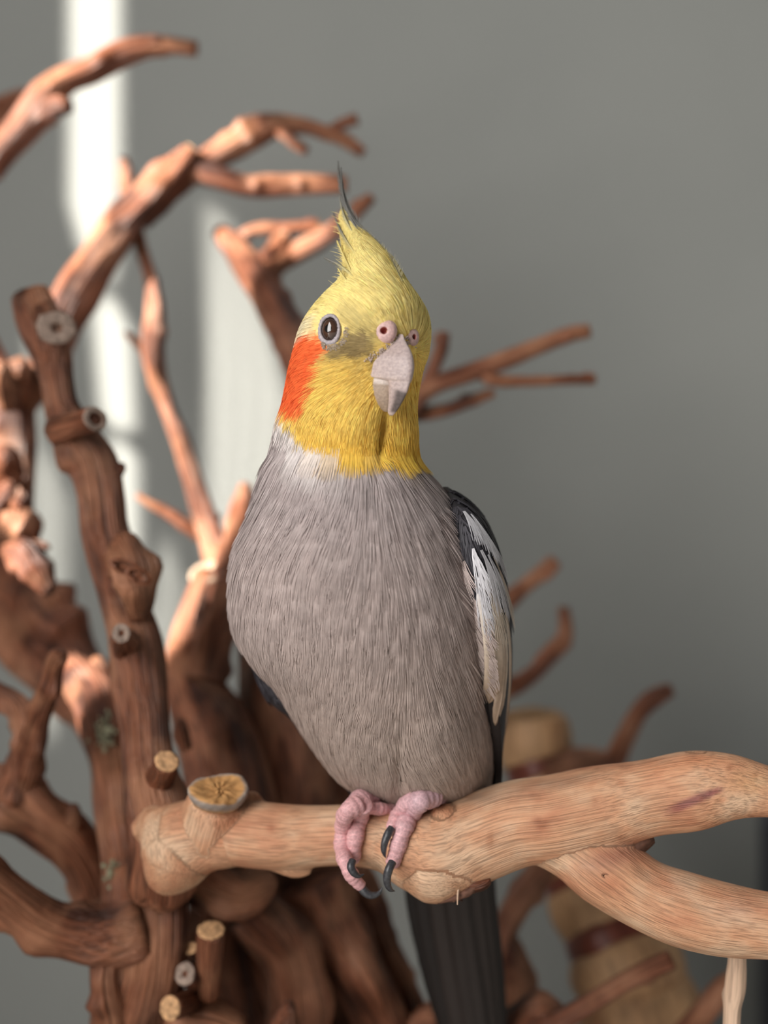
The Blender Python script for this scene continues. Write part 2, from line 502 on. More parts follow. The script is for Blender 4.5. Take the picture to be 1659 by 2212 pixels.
# --- shaded upright trunk on the left
B = limb('trunk', [(68, 640, .405, 42), (92, 715, .402, 50), (108, 765, .401, 46), (121, 825, .40, 37), (131, 880, .399, 38), (160, 940, .397, 48), (203, 1000, .396, 54), (219, 1070, .394, 52),
               (228, 1150, .392, 52), (250, 1230, .39, 56), (268, 1310, .387, 52), (292, 1390, .383, 58), (305, 1480, .378, 60), (315, 1560, .374, 54),
               (320, 1640, .37, 55), (335, 1730, .366, 64), (350, 1820, .364, 72), (340, 1950, .372, 80)], M_tree, tree, amp=0.1, end='round',
         bumps=[(0.27, 2.2, 0.35, 0.6), (0.5, 4.0, 0.3, 0.5), (0.62, 1.0, 0.3, 0.5), (0.83, 5.2, 0.25, 0.5)])
disc('cut_end', P(122, 708, .388), P(128, 706, .37) - P(110, 700, .40), 42 * .39 / F, M_cut_grey, B, hollow=0.14, seed=3, squash=0.85)
limb('branch', [(100, 690, .402, 40), (122, 708, .392, 36)], M_tree_dark, tree, bumps=[])
limb('branch', [(122, 930, .393, 32), (162, 918, .386, 28), (206, 905, .377, 29)], M_tree, tree, amp=0.06, bumps=[], cut=M_cut_grey, hollow=0.5)
limb('branch', [(230, 1040, .395, 18), (255, 1015, .394, 16), (268, 1000, .394, 9)], M_tree_dark, tree, end='round', bumps=[])
K = limb('knot', [(262, 1190, .385, 40), (290, 1235, .378, 46), (300, 1290, .378, 34), (300, 1345, .38, 18)], M_tree_dark, tree, amp=0.2, end='round')
disc('cut_end', P(272, 1225, .366), P(276, 1225, .35) - P(272, 1225, .366), 36 * .37 / F, M_tree_dark, K, hollow=0.62, seed=8, squash=0.5)
disc('cut_end', P(300, 1245, .366), P(312, 1240, .35) - P(300, 1245, .366), 30 * .37 / F, M_tree_dark, K, hollow=0.62, seed=9, squash=0.6)
limb('branch', [(280, 1400, .38, 36), (266, 1385, .37, 26), (262, 1368, .362, 22)], M_tree_dark, tree, bumps=[], cut=M_cut_grey, hollow=0.3)
limb('branch', [(335, 1700, .368, 40), (352, 1670, .36, 30), (360, 1645, .353, 27)], M_tree, tree, amp=0.05, bumps=[], cut=M_cut)

# --- sunlit arching branch
limb('branch', [(45, 880, .46, 32), (92, 800, .461, 36), (118, 730, .462, 44), (150, 655, .465, 48), (195, 580, .468, 46), (262, 490, .47, 42), (325, 425, .47, 38), (385, 365, .47, 29), (418, 325, .47, 19)],
     M_tree, tree, amp=0.16, cut=M_cut, seg=24)
limb('branch', [(300, 470, .472, 30), (370, 405, .475, 30), (440, 352, .475, 28), (500, 318, .475, 32), (555, 285, .475, 33), (605, 272, .475, 24), (660, 274, .475, 17),
                (715, 288, .475, 16), (750, 305, .475, 14), (785, 332, .475, 11)], M_tree, tree, amp=0.16)
limb('branch', [(712, 288, .475, 13), (740, 268, .473, 12), (772, 256, .472, 12)], M_tree_dark, tree, bumps=[])
limb('branch', [(600, 278, .475, 14), (632, 305, .47, 13), (662, 328, .468, 9)], M_tree_dark, tree, bumps=[])
limb('branch', [(425, 370, .472, 26), (480, 385, .47, 24), (530, 402, .47, 22), (570, 402, .47, 25), (620, 400, .47, 22), (660, 398, .47, 23), (750, 398, .47, 18)],
     M_tree, tree, amp=0.08, bumps=[(0.42, 1.2, 0.4, 0.4), (0.7, 1.2, 0.4, 0.4)])
# --- top-left branches
limb('branch', [(-30, 770, .46, 30), (-140, 640, .464, 38), (-150, 500, .468, 40), (-60, 390, .47, 40), (0, 325, .47, 36), (55, 265, .47, 38), (100, 212, .47, 40), (140, 175, .47, 30), (200, 150, .47, 28), (260, 118, .47, 27),
                (310, 102, .47, 25), (360, 98, .47, 20), (424, 106, .47, 18)], M_tree, tree, amp=0.1, cut=M_tree)
limb('branch', [(95, 240, .468, 24), (125, 232, .464, 22), (152, 230, .462, 14)], M_tree, tree, bumps=[])
limb('branch', [(300, 105, .47, 16), (338, 88, .468, 13), (348, 80, .467, 9)], M_tree_dark, tree, bumps=[], end='round')
limb('branch', [(-150, 560, .47, 34), (-150, 400, .485, 38), (-70, 300, .497, 40), (0, 248, .5, 34), (45, 218, .5, 24), (78, 208, .5, 16)], M_tree_dark, tree)
# --- long twig rising through the arch
limb('branch', [(520, 1290, .45, 46), (490, 1230, .455, 40), (465, 1180, .46, 32), (440, 1110, .463, 24), (415, 1030, .465, 21), (385, 940, .467, 20), (355, 860, .47, 18),
                (333, 785, .47, 24), (330, 730, .47, 25), (335, 670, .47, 21), (325, 600, .473, 15), (302, 525, .476, 15), (286, 455, .478, 17), (276, 395, .478, 18), (268, 340, .478, 9)],
     M_tree, tree, amp=0.1)
limb('branch', [(335, 800, .47, 13), (305, 752, .472, 11), (270, 718, .474, 6)], M_tree_dark, tree, bumps=[])
limb('branch', [(450, 1165, .462, 20), (400, 1132, .462, 17), (350, 1102, .462, 11), (295, 1070, .462, 7)], M_tree, tree, bumps=[])
# --- forked limb behind the head
limb('branch', [(795, 1360, .459, 46), (760, 1180, .452, 46), (722, 960, .447, 46), (670, 830, .447, 46), (640, 745, .447, 44), (600, 675, .45, 40), (562, 615, .455, 34), (525, 562, .466, 31), (495, 522, .474, 24), (474, 498, .478, 17)],
     M_tree_dark, tree, amp=0.12)
limb('branch', [(565, 610, .458, 26), (588, 560, .468, 24), (608, 518, .474, 22), (612, 498, .474, 16)], M_tree, tree)
limb('branch', [(560, 590, .460, 24), (620, 558, .470, 24), (670, 530, .47, 23), (720, 498, .468, 20), (770, 455, .467, 17), (803, 424, .467, 13)], M_tree, tree, amp=0.08)
limb('branch', [(505, 530, .477, 16), (545, 498, .475, 14), (620, 492, .474, 13), (690, 489, .474, 14)], M_tree, tree, amp=0.08, cut=M_cut)
# --- hidden stem rising behind the bird, with the right-hand twigs
limb('branch', [(640, 1900, .45, 80), (720, 1650, .458, 60), (790, 1400, .46, 50), (810, 1150, .455, 40), (860, 930, .452, 32), (905, 845, .45, 24)], M_tree_dark, tree)
limb('twig', [(890, 860, .45, 24), (940, 830, .45, 21), (1010, 806, .45, 21), (1090, 778, .45, 20), (1170, 745, .45, 18), (1232, 722, .45, 17), (1274, 714, .45, 15)], M_tree, tree,
     amp=0.07, bumps=[(0.87, 2.0, 0.6, 0.45), (0.89, 4.6, 0.6, 0.4)])
limb('twig', [(915, 850, .45, 18), (935, 800, .45, 15), (950, 760, .45, 15), (960, 718, .45, 14)], M_tree, tree, amp=0.06)
limb('twig', [(1030, 800, .45, 16), (1070, 820, .45, 14), (1130, 823, .45, 12), (1210, 821, .45, 11), (1286, 819, .45, 12)], M_tree_dark, tree, amp=0.06)
limb('twig', [(840, 880, .455, 20), (905, 893, .455, 17), (960, 886, .455, 14), (1010, 868, .455, 14), (1068, 848, .455, 10)], M_tree_dark, tree, amp=0.08)
limb('twig', [(800, 1400, .462, 34), (960, 1500, .475, 30), (1090, 1490, .485, 24), (1150, 1458, .488, 17), (1190, 1412, .49, 18), (1220, 1378, .492, 17), (1218, 1310, .493, 13)], M_tree_dark, tree)
limb('twig', [(815, 1330, .46, 30), (980, 1370, .47, 25), (1090, 1300, .475, 22), (1130, 1268, .478, 16), (1200, 1212, .48, 17)], M_tree_dark, tree)

# --- left edge cluster
limb('branch', [(-40, 700, .46, 20), (0, 790, .46, 26), (30, 850, .46, 42), (35, 960, .46, 42), (30, 1060, .455, 42), (20, 1160, .455, 52), (20, 1260, .46, 80), (70, 1350, .462, 92), (130, 1430, .46, 82), (190, 1510, .452, 64), (235, 1620, .428, 46)],
     M_tree_dark, tree, amp=0.14, seg=24)
limb('branch', [(20, 880, .45, 20), (12, 830, .445, 24), (5, 780, .44, 16)], M_tree, tree, bumps=[], end='round')
limb('branch', [(48, 860, .455, 20), (45, 820, .452, 24), (45, 770, .45, 18)], M_tree, tree, end='round')
limb('branch', [(55, 850, .455, 14), (68, 815, .455, 13), (75, 800, .455, 10)], M_tree, tree, bumps=[], end='round')
limb('branch', [(20, 1040, .445, 30), (8, 985, .438, 28), (8, 958, .436, 13)], M_tree, tree, end='round')
limb('branch', [(-25, 1130, .44, 22), (5, 1075, .437, 20), (28, 1040, .435, 13)], M_tree, tree, bumps=[], end='round')
limb('branch', [(28, 1110, .44, 18), (46, 1075, .435, 16)], M_tree, tree, bumps=[], end='round')
limb('branch', [(20, 1180, .44, 40), (52, 1130, .432, 34), (62, 1110, .43, 24)], M_tree, tree, end='round')
limb('branch', [(20, 1190, .43, 22), (55, 1200, .425, 36), (85, 1240, .422, 30), (112, 1285, .42, 18)], M_tree, tree, end='round')
limb('branch', [(70, 1180, .428, 16), (95, 1180, .425, 10), (108, 1186, .424, 6)], M_tree, tree, bumps=[], end='round')
# --- lower left
limb('branch', [(40, 1710, .40, 40), (62, 1640, .395, 32), (85, 1550, .39, 27), (108, 1480, .386, 23), (122, 1430, .383, 21), (135, 1408, .38, 17)], M_tree, tree, end='round')
limb('branch', [(-50, 1490, .40, 34), (0, 1505, .40, 32), (42, 1535, .398, 28), (52, 1600, .396, 27), (42, 1660, .396, 32), (20, 1720, .398, 44)], M_tree, tree)
limb('branch', [(-60, 1690, .40, 40), (20, 1715, .40, 56), (90, 1775, .40, 56), (150, 1820, .402, 54), (185, 1870, .404, 50), (212, 1940, .405, 56), (250, 2010, .402, 70)], M_tree, tree)
limb('branch', [(150, 1800, .40, 20), (160, 1765, .398, 18), (158, 1742, .396, 12)], M_tree_dark, tree, bumps=[])
L = limb('branch', [(140, 1430, .44, 36), (175, 1465, .435, 46), (215, 1520, .425, 52), (235, 1610, .415, 48), (245, 1700, .405, 46), (255, 1790, .40, 46), (275, 1890, .395, 50), (285, 1960, .39, 60)],
         M_tree, tree, amp=0.1, seg=24)
limb('branch', [(212, 1560, .425, 36), (222, 1490, .433, 36), (215, 1445, .436, 28), (218, 1418, .438, 16)], M_tree, tree, end='round')
limb('branch', [(-60, 1880, .36, 52), (0, 1925, .365, 52), (80, 1985, .37, 52), (160, 2018, .372, 54), (240, 2020, .374, 66), (310, 2000, .376, 80)], M_tree, tree, amp=0.08)
limb('trunk', [(320, 1880, .385, 84), (315, 1980, .38, 92), (310, 2080, .38, 88), (280, 2180, .385, 84), (290, 2300, .39, 90), (400, 2800, .40, 110), (520, 3500, .41, 130), (560, 4362, .42, 150)],
     M_tree, tree, amp=0.15, seg=28)
limb('branch', [(235, 2020, .372, 40), (225, 2110, .372, 32), (240, 2200, .374, 36), (250, 2300, .38, 40)], M_tree, tree)
def lichen(px, py, d, n, spread, seed):
    rr = np.random.default_rng(seed); V, Fq = [], []
    for k in range(n):
        c = P(px + rr.normal() * spread, py + rr.normal() * spread * 1.6, d + rr.normal() * 0.001); r = rr.uniform(0.0003, 0.0008); q = len(V)
        for i in range(5):
            th = math.pi * (i + 0.5) / 5
            for j in range(7):
                ph = 2 * math.pi * j / 7
                V.append(c + r * rr.uniform(0.7, 1.2) * np.array([math.sin(th) * math.cos(ph), math.sin(th) * math.sin(ph), math.cos(th)]))
        for i in range(4):
            for j in range(7):
                Fq.append((q + i*7 + j, q + (i+1)*7 + j, q + (i+1)*7 + (j+1) % 7, q + i*7 + (j+1) % 7))
    o = mesh_obj('lichen', V, Fq, M_lichen, L, smooth_shade=True); o['kind'] = 'stuff'; o['label'] = 'pale green lichen crust'
lichen(226, 1580, .4065, 60, 14, 5)
lichen(246, 1888, .3815, 40, 8, 6)
# --- mass of trunks behind the perch
limb('trunk', [(452, 1240, .447, 30), (430, 1300, .443, 32), (408, 1390, .438, 40), (420, 1480, .43, 62), (465, 1580, .427, 84), (500, 1700, .425, 92), (520, 1850, .425, 96), (540, 2050, .425, 110), (600, 2400, .43, 130), (600, 3200, .43, 150), (560, 4340, .42, 170)],
     M_tree_dark, tree, amp=0.14, seg=28)
disc('cut_end', P(455, 1240, .447), np.array([-0.25, -0.45, 0.85]), 46 * .447 / F, M_pale_cut, limb('branch', [(440, 1330, .445, 24), (455, 1244, .447, 34)], M_tree, tree, bumps=[]), seed=41)
limb('branch', [(440, 1470, .42, 40), (455, 1400, .425, 38), (480, 1330, .43, 30), (490, 1260, .433, 26)], M_tree, tree)
limb('branch', [(470, 1300, .44, 22), (505, 1180, .45, 30), (530, 1100, .46, 30), (528, 1045, .462, 12)], M_tree, tree)
limb('trunk', [(545, 1330, .46, 36), (562, 1420, .455, 50), (590, 1520, .443, 76), (610, 1650, .44, 90), (625, 1800, .44, 100), (660, 2000, .44, 120), (720, 2212, .44, 120), (700, 2800, .44, 140), (620, 3600, .43, 150), (570, 4340, .42, 160)],
     M_tree_dark, tree, amp=0.12, seg=28)
limb('branch', [(620, 1600, .45, 60), (690, 1700, .455, 44), (740, 1720, .455, 30), (790, 1700, .46, 22)], M_tree_dark, tree)
limb('branch', [(400, 1620, .40, 14), (390, 1580, .40, 18), (385, 1550, .40, 12)], M_tree, tree, bumps=[], end='round')
limb('branch', [(760, 1880, .43, 40), (800, 1960, .43, 34), (830, 2030, .43, 27), (870, 2110, .43, 24), (900, 2200, .43, 30), (930, 2320, .43, 40)], M_tree_dark, tree)
limb('branch', [(680, 1900, .415, 80), (720, 2000, .415, 62), (780, 2110, .415, 56), (830, 2240, .418, 60), (800, 2700, .42, 90)], M_tree_dark, tree)
limb('branch', [(900, 2290, .42, 60), (920, 2220, .418, 40), (960, 2190, .415, 26)], M_tree, tree, end='round')
limb('branch', [(540, 1960, .40, 70), (620, 2060, .40, 62), (640, 2200, .40, 60), (620, 2400, .41, 80)], M_tree_dark, tree)
limb('branch', [(450, 2150, .375, 22), (452, 2080, .368, 27), (456, 2010, .362, 30)], M_tree, tree, amp=0.05, bumps=[], cut=M_cut)
limb('branch', [(440, 2080, .385, 18), (424, 2060, .378, 16), (412, 2048, .374, 15)], M_tree, tree, amp=0.05, bumps=[], cut=M_cut)
limb('branch', [(440, 2120, .385, 26), (415, 2110, .372, 25), (400, 2104, .366, 25)], M_tree_dark, tree, amp=0.05, bumps=[], cut=M_cut_grey, hollow=0.15)
limb('branch', [(430, 2150, .385, 28), (395, 2170, .37, 26), (368, 2178, .362, 27)], M_tree, tree, amp=0.08, bumps=[], cut=M_cut)
limb('branch', [(610, 2300, .38, 46), (615, 2230, .375, 36), (625, 2160, .372, 12)], M_tree, tree, end='round')
limb('branch', [(420, 1880, .40, 60), (470, 1900, .385, 60), (530, 1930, .38, 50), (580, 1900, .385, 30)], M_tree_dark, tree)
limb('branch', [(380, 2230, .38, 60), (450, 2220, .378, 50), (520, 2240, .378, 46)], M_tree_dark, tree)
# --- lower right twigs
limb('branch', [(1060, 2110, .44, 34), (1090, 2010, .44, 30), (1130, 1935, .44, 30), (1175, 1870, .44, 28), (1210, 1800, .44, 24)], M_tree_dark, tree)
limb('branch', [(920, 2300, .43, 50), (1040, 2260, .44, 60), (1110, 2160, .44, 50), (1100, 2070, .44, 40), (1075, 2010, .44, 26)], M_tree_dark, tree)
limb('twig', [(960, 2420, .43, 44), (1120, 2260, .405, 30), (1220, 2200, .40, 24), (1310, 2145, .40, 22), (1390, 2100, .40, 22), (1452, 2072, .40, 22)], M_tree, tree, amp=0.05)
limb('branch', [(1080, 2290, .41, 60), (1160, 2200, .41, 48), (1215, 2170, .41, 36)], M_tree, tree, end='round')

limb('stick', [(1592, 2010, .335, 19), (1592, 2070, .335, 20), (1590, 2110, .335, 23), (1588, 2140, .335, 23), (1582, 2180, .335, 19), (1575, 2330, .335, 20), (1540, 2700, .345, 26), (1380, 3200, .37, 36), (1000, 3800, .40, 50), (640, 4200, .42, 60)], M_pale, tree, amp=0.06,
     bumps=[(0.045, 4.0, 0.6, 0.6)])

# ------------------------------------------------------------------ the perch (fork blended into one skin)
def joined(paths, voxel, smooth_n, name, mat, parent, tint_fn=None, amp=0.04):
    vs, fs = [], []
    lines = []
    for k, pts in enumerate(paths):
        pth = ppath(pts)
        V, Fq, G, fr = tube_geo(pth, seg=28, amp=amp, seed=200 + k, end='cut')
        off = sum(len(v) for v in vs)
        vs.append(V); fs += [tuple(i + off for i in f) for f in Fq]
        lines.append(fr)
    me = bpy.data.meshes.new('tmp'); me.from_pydata([tuple(v) for v in np.concatenate(vs)], [], fs); me.update()
    o = bpy.data.objects.new('tmp', me); COL.objects.link(o)
    r = o.modifiers.new('r', 'REMESH'); r.mode = 'VOXEL'; r.voxel_size = voxel
    s = o.modifiers.new('s', 'SMOOTH'); s.factor = 0.6; s.iterations = smooth_n
    dg = bpy.context.evaluated_depsgraph_get(); dg.update()
    ev = o.evaluated_get(dg); m2 = ev.to_mesh()
    n = len(m2.vertices); V = np.empty(n * 3); m2.vertices.foreach_get('co', V); V = V.reshape(-1, 3)
    Nn = np.empty(n * 3); m2.vertices.foreach_get('normal', Nn); Nn = Nn.reshape(-1, 3)
    faces = [tuple(p.vertices) for p in m2.polygons]
    ev.to_mesh_clear(); bpy.data.objects.remove(o); bpy.data.meshes.remove(me)
    # grain: softly weighted between the limbs
    best = np.full(n, 1e9); G = np.zeros((n, 3))
    L0 = 0
    for (c, t, rr, N, Bn) in lines:
        s = np.concatenate([[0], np.cumsum(np.linalg.norm(np.diff(c, axis=0), axis=1))])
        d = np.linalg.norm(V[:, None, :] - c[None], axis=2) - rr[None] * 0.999
        i = d.argmin(1); dd = d[np.arange(n), i]
        off = V - c[i]
        g = np.stack([(off * N[i]).sum(1), (off * Bn[i]).sum(1), s[i] + (off * t[i]).sum(1)], 1)
        m = dd < best
        G[m] = g[m] + np.array([L0, L0, 0]); best[m] = dd[m]; L0 += 0.0
    col = tint_fn(V, Nn) if tint_fn else np.ones((n, 3))
    return mesh_obj(name, V, faces, mat, parent, col=col, grain=G), V

def perch_tint(V, Nn):
    uv = pix(V); x, y = uv[:, 0], uv[:, 1]
    c = np.ones((len(V), 3))
    front = smooth(0.0, 0.3, -Nn[:, 1])
    def spot(x0, y0, sx, sy, rgb, ang=0.0, p=2):
        a = math.radians(ang)
        dx, dy = x - x0, y - y0
        u = (dx * math.cos(a) + dy * math.sin(a)) / sx; v = (-dx * math.sin(a) + dy * math.cos(a)) / sy
        w = (np.exp(-np.abs(u) ** p - np.abs(v) ** p) * front)[:, None]
        c[:] = c * (1 - w) + c * np.array(rgb) * w
    nz = noise3(V * 700, 4) * 0.5 + noise3(V * 2200, 5) * 0.3
    spot(1490, 1733, 50, 11, (0.50, 0.38, 0.55), -24, 4)          # purple scar
    spot(1540, 1712, 22, 7, (0.55, 0.38, 0.5), -24, 4)
    spot(1415, 1749, 6, 6, (1.2, 1.2, 1.3))
    spot(1330, 1850, 90, 26, (0.72, 0.66, 0.72), -20)
    spot(1310, 1910, 34, 22, (0.85, 0.72, 0.68))
    spot(952, 1740, 11, 11, (0.55, 0.42, 0.38))                   # small knot ring
    spot(958, 1738, 26, 20, (0.82, 0.72, 0.66))
    spot(585, 1788, 12, 12, (0.72, 0.55, 0.5))
    spot(1160, 1772, 14, 8, (0.62, 0.52, 0.5))
    spot(1060, 1815, 7, 18, (0.72, 0.58, 0.5))
    spot(470, 1790, 60, 40, (1.0, 0.86, 0.82))
    spot(1480, 1650, 120, 24, (1.0, 0.80, 0.70), -6)
    spot(1620, 1690, 40, 24, (1.05, 1.05, 0.9))
    spot(1150, 1700, 130, 14, (0.66, 0.66, 0.68), -10)            # weathered top
    spot(1020, 1722, 60, 10, (0.66, 0.66, 0.68))
    spot(1400, 1640, 90, 10, (0.78, 0.74, 0.74), -10)
    spot(1440, 1905, 60, 22, (0.9, 0.8, 0.78), 28)
    spot(1600, 1960, 60, 30, (0.92, 0.86, 0.88))
    for k in range(26):
        rr = np.random.default_rng(900 + k)
        xx = rr.uniform(560, 1640)
        spot(xx, 1800 + rr.uniform(-70, 70) - (xx - 900) * 0.12, rr.uniform(4, 14), rr.uniform(3, 8), tuple(np.array([.8, .7, .66]) + rr.uniform(-.08, .15)), rr.uniform(-30, 30))
    c *= (1 + 0.10 * nz)[:, None]
    return c

main = [(425, 1792, .352, 60), (520, 1800, .349, 72), (600, 1808, .346, 72), (680, 1806, .344, 66), (760, 1804, .342, 66), (840, 1812, .34, 74), (900, 1835, .338, 92),
        (960, 1838, .337, 102), (1030, 1810, .336, 94), (1120, 1778, .334, 92), (1200, 1768, .332, 93), (1300, 1746, .331, 92), (1400, 1722, .329, 82), (1500, 1706, .327, 86),
        (1580, 1700, .325, 72), (1670, 1712, .323, 54), (1740, 1720, .322, 60)]
arm = [(1160, 1790, .333, 70), (1240, 1826, .332, 76), (1310, 1876, .330, 82), (1390, 1930, .328, 76), (1470, 1962, .326, 80), (1560, 1985, .324, 78), (1660, 2000, .322, 72), (1760, 2010, .32, 72)]
knob = [(340, 1752, .357, 40), (362, 1800, .355, 68), (385, 1835, .353, 84), (362, 1885, .354, 62), (345, 1915, .355, 34)]
neck = [(345, 1840, .356, 60), (400, 1815, .353, 84), (460, 1802, .351, 76), (520, 1802, .349, 70)]
lump = [(300, 1800, .36, 26), (330, 1775, .358, 36), (325, 1745, .357, 18)]
bulge = [(900, 1860, .336, 60), (935, 1880, .334, 72), (975, 1885, .333, 62), (1020, 1900, .333, 30)]
stubp = [(450, 1805, .35, 68), (464, 1755, .3475, 68), (474, 1722, .345, 66)]
bump2 = [(545, 1760, .35, 30), (540, 1728, .35, 28), (535, 1712, .35, 16)]
under = [(610, 1850, .346, 40), (640, 1872, .345, 26), (670, 1868, .345, 22)]
kn = [(958, 1770, .333, 30), (957, 1742, .332, 22)]
top1 = [(1235, 1740, .332, 50), (1240, 1700, .332, 34)]
top2 = [(1500, 1700, .327, 70), (1506, 1655, .327, 44)]
perch, perchV = joined([main, arm, knob, neck, lump, bulge, stubp, bump2, under, kn, top1, top2], 0.0007, 6, 'perch', M_perch, tree, perch_tint, amp=0.035)
perch['label'] = 'smooth pale orange forked branch with fine grain lines, the bird standing on it'
# sawn stub on the perch, torn bark below the bulge
def stub_face():
    c = P(474, 1708, .3405); ax = unit(P(490, 1690, .32) - P(474, 1712, .342))
    ax = unit(ax + np.array([0, 0, 0.55]))
    u = unit(np.cross(ax, (0.0, 0.25, 1.0))); v = np.cross(ax, u)
    seg = 40; V = []; col = []; rr = np.random.default_rng(5)
    prof = [(0.96, -0.7), (1.03, -0.2), (1.03, 0.02), (0.95, 0.12), (0.82, 0.12), (0.6, 0.10), (0.42, 0.16), (0.25, 0.12), (0.12, 0.16), (0.02, 0.12)]
    R = 58 * .34 / F
    for (pr, ph) in prof:
        for k in range(seg):
            a = 2 * np.pi * k / seg
            w = 1 + 0.09 * math.sin(2 * a + 1) + 0.04 * math.sin(3 * a + 2) + 0.012 * rr.normal()
            V.append(c + (u * math.cos(a) * 1.0 + v * math.sin(a) * 0.78) * R * pr * w + ax * R * (ph + 0.10 * math.sin(a + 0.6) * (pr > 0.5) + (0.05 if pr < 0.85 else 0.02) * rr.normal()))
            rim = pr > (0.85 if math.sin(a * 1.0 + 0.4) < 0.35 else 1.02)
            g = rr.uniform(0.75, 1.1)
            col.append((np.array([0.36, 0.30, 0.26]) if rim else np.array([0.56, 0.30, 0.12])) * g)
    Fq = []
    for k in range(len(prof) - 1):
        for j in range(seg):
            j2 = (j + 1) % seg
            Fq.append((k*seg + j, k*seg + j2, (k+1)*seg + j2, (k+1)*seg + j))
    Fq.append(tuple(range((len(prof)-1)*seg, len(prof)*seg)))
    V = np.array(V); nz = noise3(V * 170 + 3.0, 61); nz2 = noise3(V * 420, 62)
    V = V + ax * (R * (0.16 * nz + 0.10 * nz2))[:, None] + (V - c) * (0.16 * noise3(V * 140 + 9, 63))[:, None]
    o = mesh_obj('cut_end', V, Fq, M_under, perch, col=col)
    o['label'] = 'sawn tan stub face with a grey bark rim'
stub_face()
M_perch_dark = plain('knot_rim_wood', (0.32, 0.15, 0.085), 0.8, 0.6, 900, 0.3)
_pb = BVHTree.FromObject(perch, bpy.context.evaluated_depsgraph_get())
def _kd(px, py):
    l_, n_, i_, d_ = _pb.ray_cast(Vector((0, 0, ZC)), (Vector(P(px, py, 1.0)) - Vector((0, 0, ZC))).normalized())
    return l_[1]
def torn_bark():
    rr = np.random.default_rng(12)
    for k in range(9):
        x = 985 + k * 8 + rr.uniform(-3, 3); y = 1940 - k * 4.5 + rr.uniform(-4, 3)
        pts = [(x, y - 12, .331, 6), (x + rr.uniform(-4, 4), y, .330, 5), (x + rr.uniform(-6, 10), y + rr.uniform(4, 12), .330, 2)]
        V, Fq, G, fr = tube_geo(ppath(pts), seg=7, amp=0.3, seed=300 + k, end='round')
        mesh_obj('bark_splinter', V, Fq, M_tree if k % 3 else M_hollow, perch, grain=G)
    pts = [(992, 1905, .329, 2.2), (989, 1930, .328, 2), (988, 1955, .328, 1.2)]
    V, Fq, G, fr = tube_geo(ppath(pts), seg=6, amp=0.1, seed=333, end='round')
    mesh_obj('bark_splinter', V, Fq, M_pale, perch, grain=G)
torn_bark()
def perch_bit(name, pts, mat, seed, end='round', amp=0.25):
    V, Fq, G, fr = tube_geo(ppath(pts), seg=14, amp=amp, seed=seed, end=end)
    return mesh_obj(name, V, Fq, mat, perch, grain=G, col=np.ones((len(V), 3)))
perch_bit('bark_flap', [(985, 1908, .332, 12), (1022, 1908, .3305, 18), (1056, 1896, .331, 15)], M_tree, 401, end='cut')
perch_bit('hollow_shade_strip', [(945, 1945, .3312, 7), (985, 1938, .3298, 9), (1015, 1924, .3293, 9), (1034, 1912, .3295, 4)], M_bark, 402)  # raised dark-bark strip standing in for a shaded hollow
perch_bit('bark_nub', [(1345, 1830, .330, 26), (1380, 1818, .3285, 24), (1409, 1806, .3285, 15)], M_bark, 403, end='cut')
disc('knot_hole', P(1311, 1893, _kd(1311, 1893) + 0.0002), np.array([0.05, -1.0, -0.1]), 15 * .31 / F, M_perch_dark, perch, hollow=0.6, thick=0.12, seed=88, squash=0.45)

# ------------------------------------------------------------------ ringed post
post = empty('ringed_post', (P(1430, 4079, .46)[0], .48, 0.0))
tag(post, 'tan wooden post with dark red carved grooves standing behind the perch', 'post')
pax = [(1152, 1556, .50), (1158, 1640, .498), (1200, 1760, .492), (1250, 1860, .486), (1320, 2000, .478), (1365, 2120, .47), (1400, 2260, .466), (1440, 3000, .465), (1450, 3860, .465)]
pc = np.array([P(*q) for q in pax])
def post_section(name, a, b, r0, rm, r1, mat, flat_top=False):
    """one turned section of the post between axis fractions a and b (0..8 along pax)"""
    q = np.linspace(a, b, 14)
    c = np.stack([np.interp(q, np.arange(len(pax)), pc[:, k]) for k in range(3)], 1)
    s = (q - a) / (b - a)
    r = np.where(s < 0.5, r0 + (rm - r0) * np.sin(np.pi * s), r1 + (rm - r1) * np.sin(np.pi * s))
    r = r * c[:, 1] / F
    SEED[0] += 1
    path = np.concatenate([c, r[:, None]], 1)
    V, Fq, G, fr = tube_geo(path, seg=36, amp=0.035, seed=SEED[0], end='none', step=r.mean() * 0.08)
    return mesh_obj(name, V, Fq, mat, post, grain=G), fr
o, fr = post_section('post_section', 0.0, 1.05, 76, 80, 74, M_post)
c, t, r, N, Bv = fr
disc('cut_end', c[0] + t[0] * r[0] * 0.02, -t[0] + np.array([0, -0.35, 0.1]), r[0] * 1.0, M_cut, o, thick=0.06, seed=71)
post_section('groove', 1.0, 1.4, 70, 72, 72, M_groove)
post_section('post_section', 1.35, 2.5, 74, 90, 92, M_post)
post_section('post_section', 2.45, 3.1, 92, 106, 96, M_post)
post_section('groove', 3.0, 3.35, 92, 94, 100, M_groove)
post_section('post_section', 3.3, 3.95, 100, 112, 106, M_post)
post_section('groove', 3.9, 4.5, 106, 112, 110, M_groove)
post_section('post_section', 4.4, 5.1, 110, 126, 120, M_post)
post_section('post_section', 5.05, 5.9, 118, 134, 116, M_post)
post_section('groove', 5.85, 6.2, 112, 114, 112, M_groove)
post_section('post_section', 6.15, 7.1, 114, 130, 118, M_post)
post_section('post_section', 7.05, 8.0, 118, 130, 130, M_post)
limb('side_branch', [(1190, 1680, .49, 60), (1260, 1655, .488, 40), (1320, 1645, .485, 26), (1350, 1595, .482, 21), (1380, 1540, .48, 21), (1410, 1510, .478, 22), (1452, 1488, .476, 15)], M_tree_dark, post, amp=0.07)

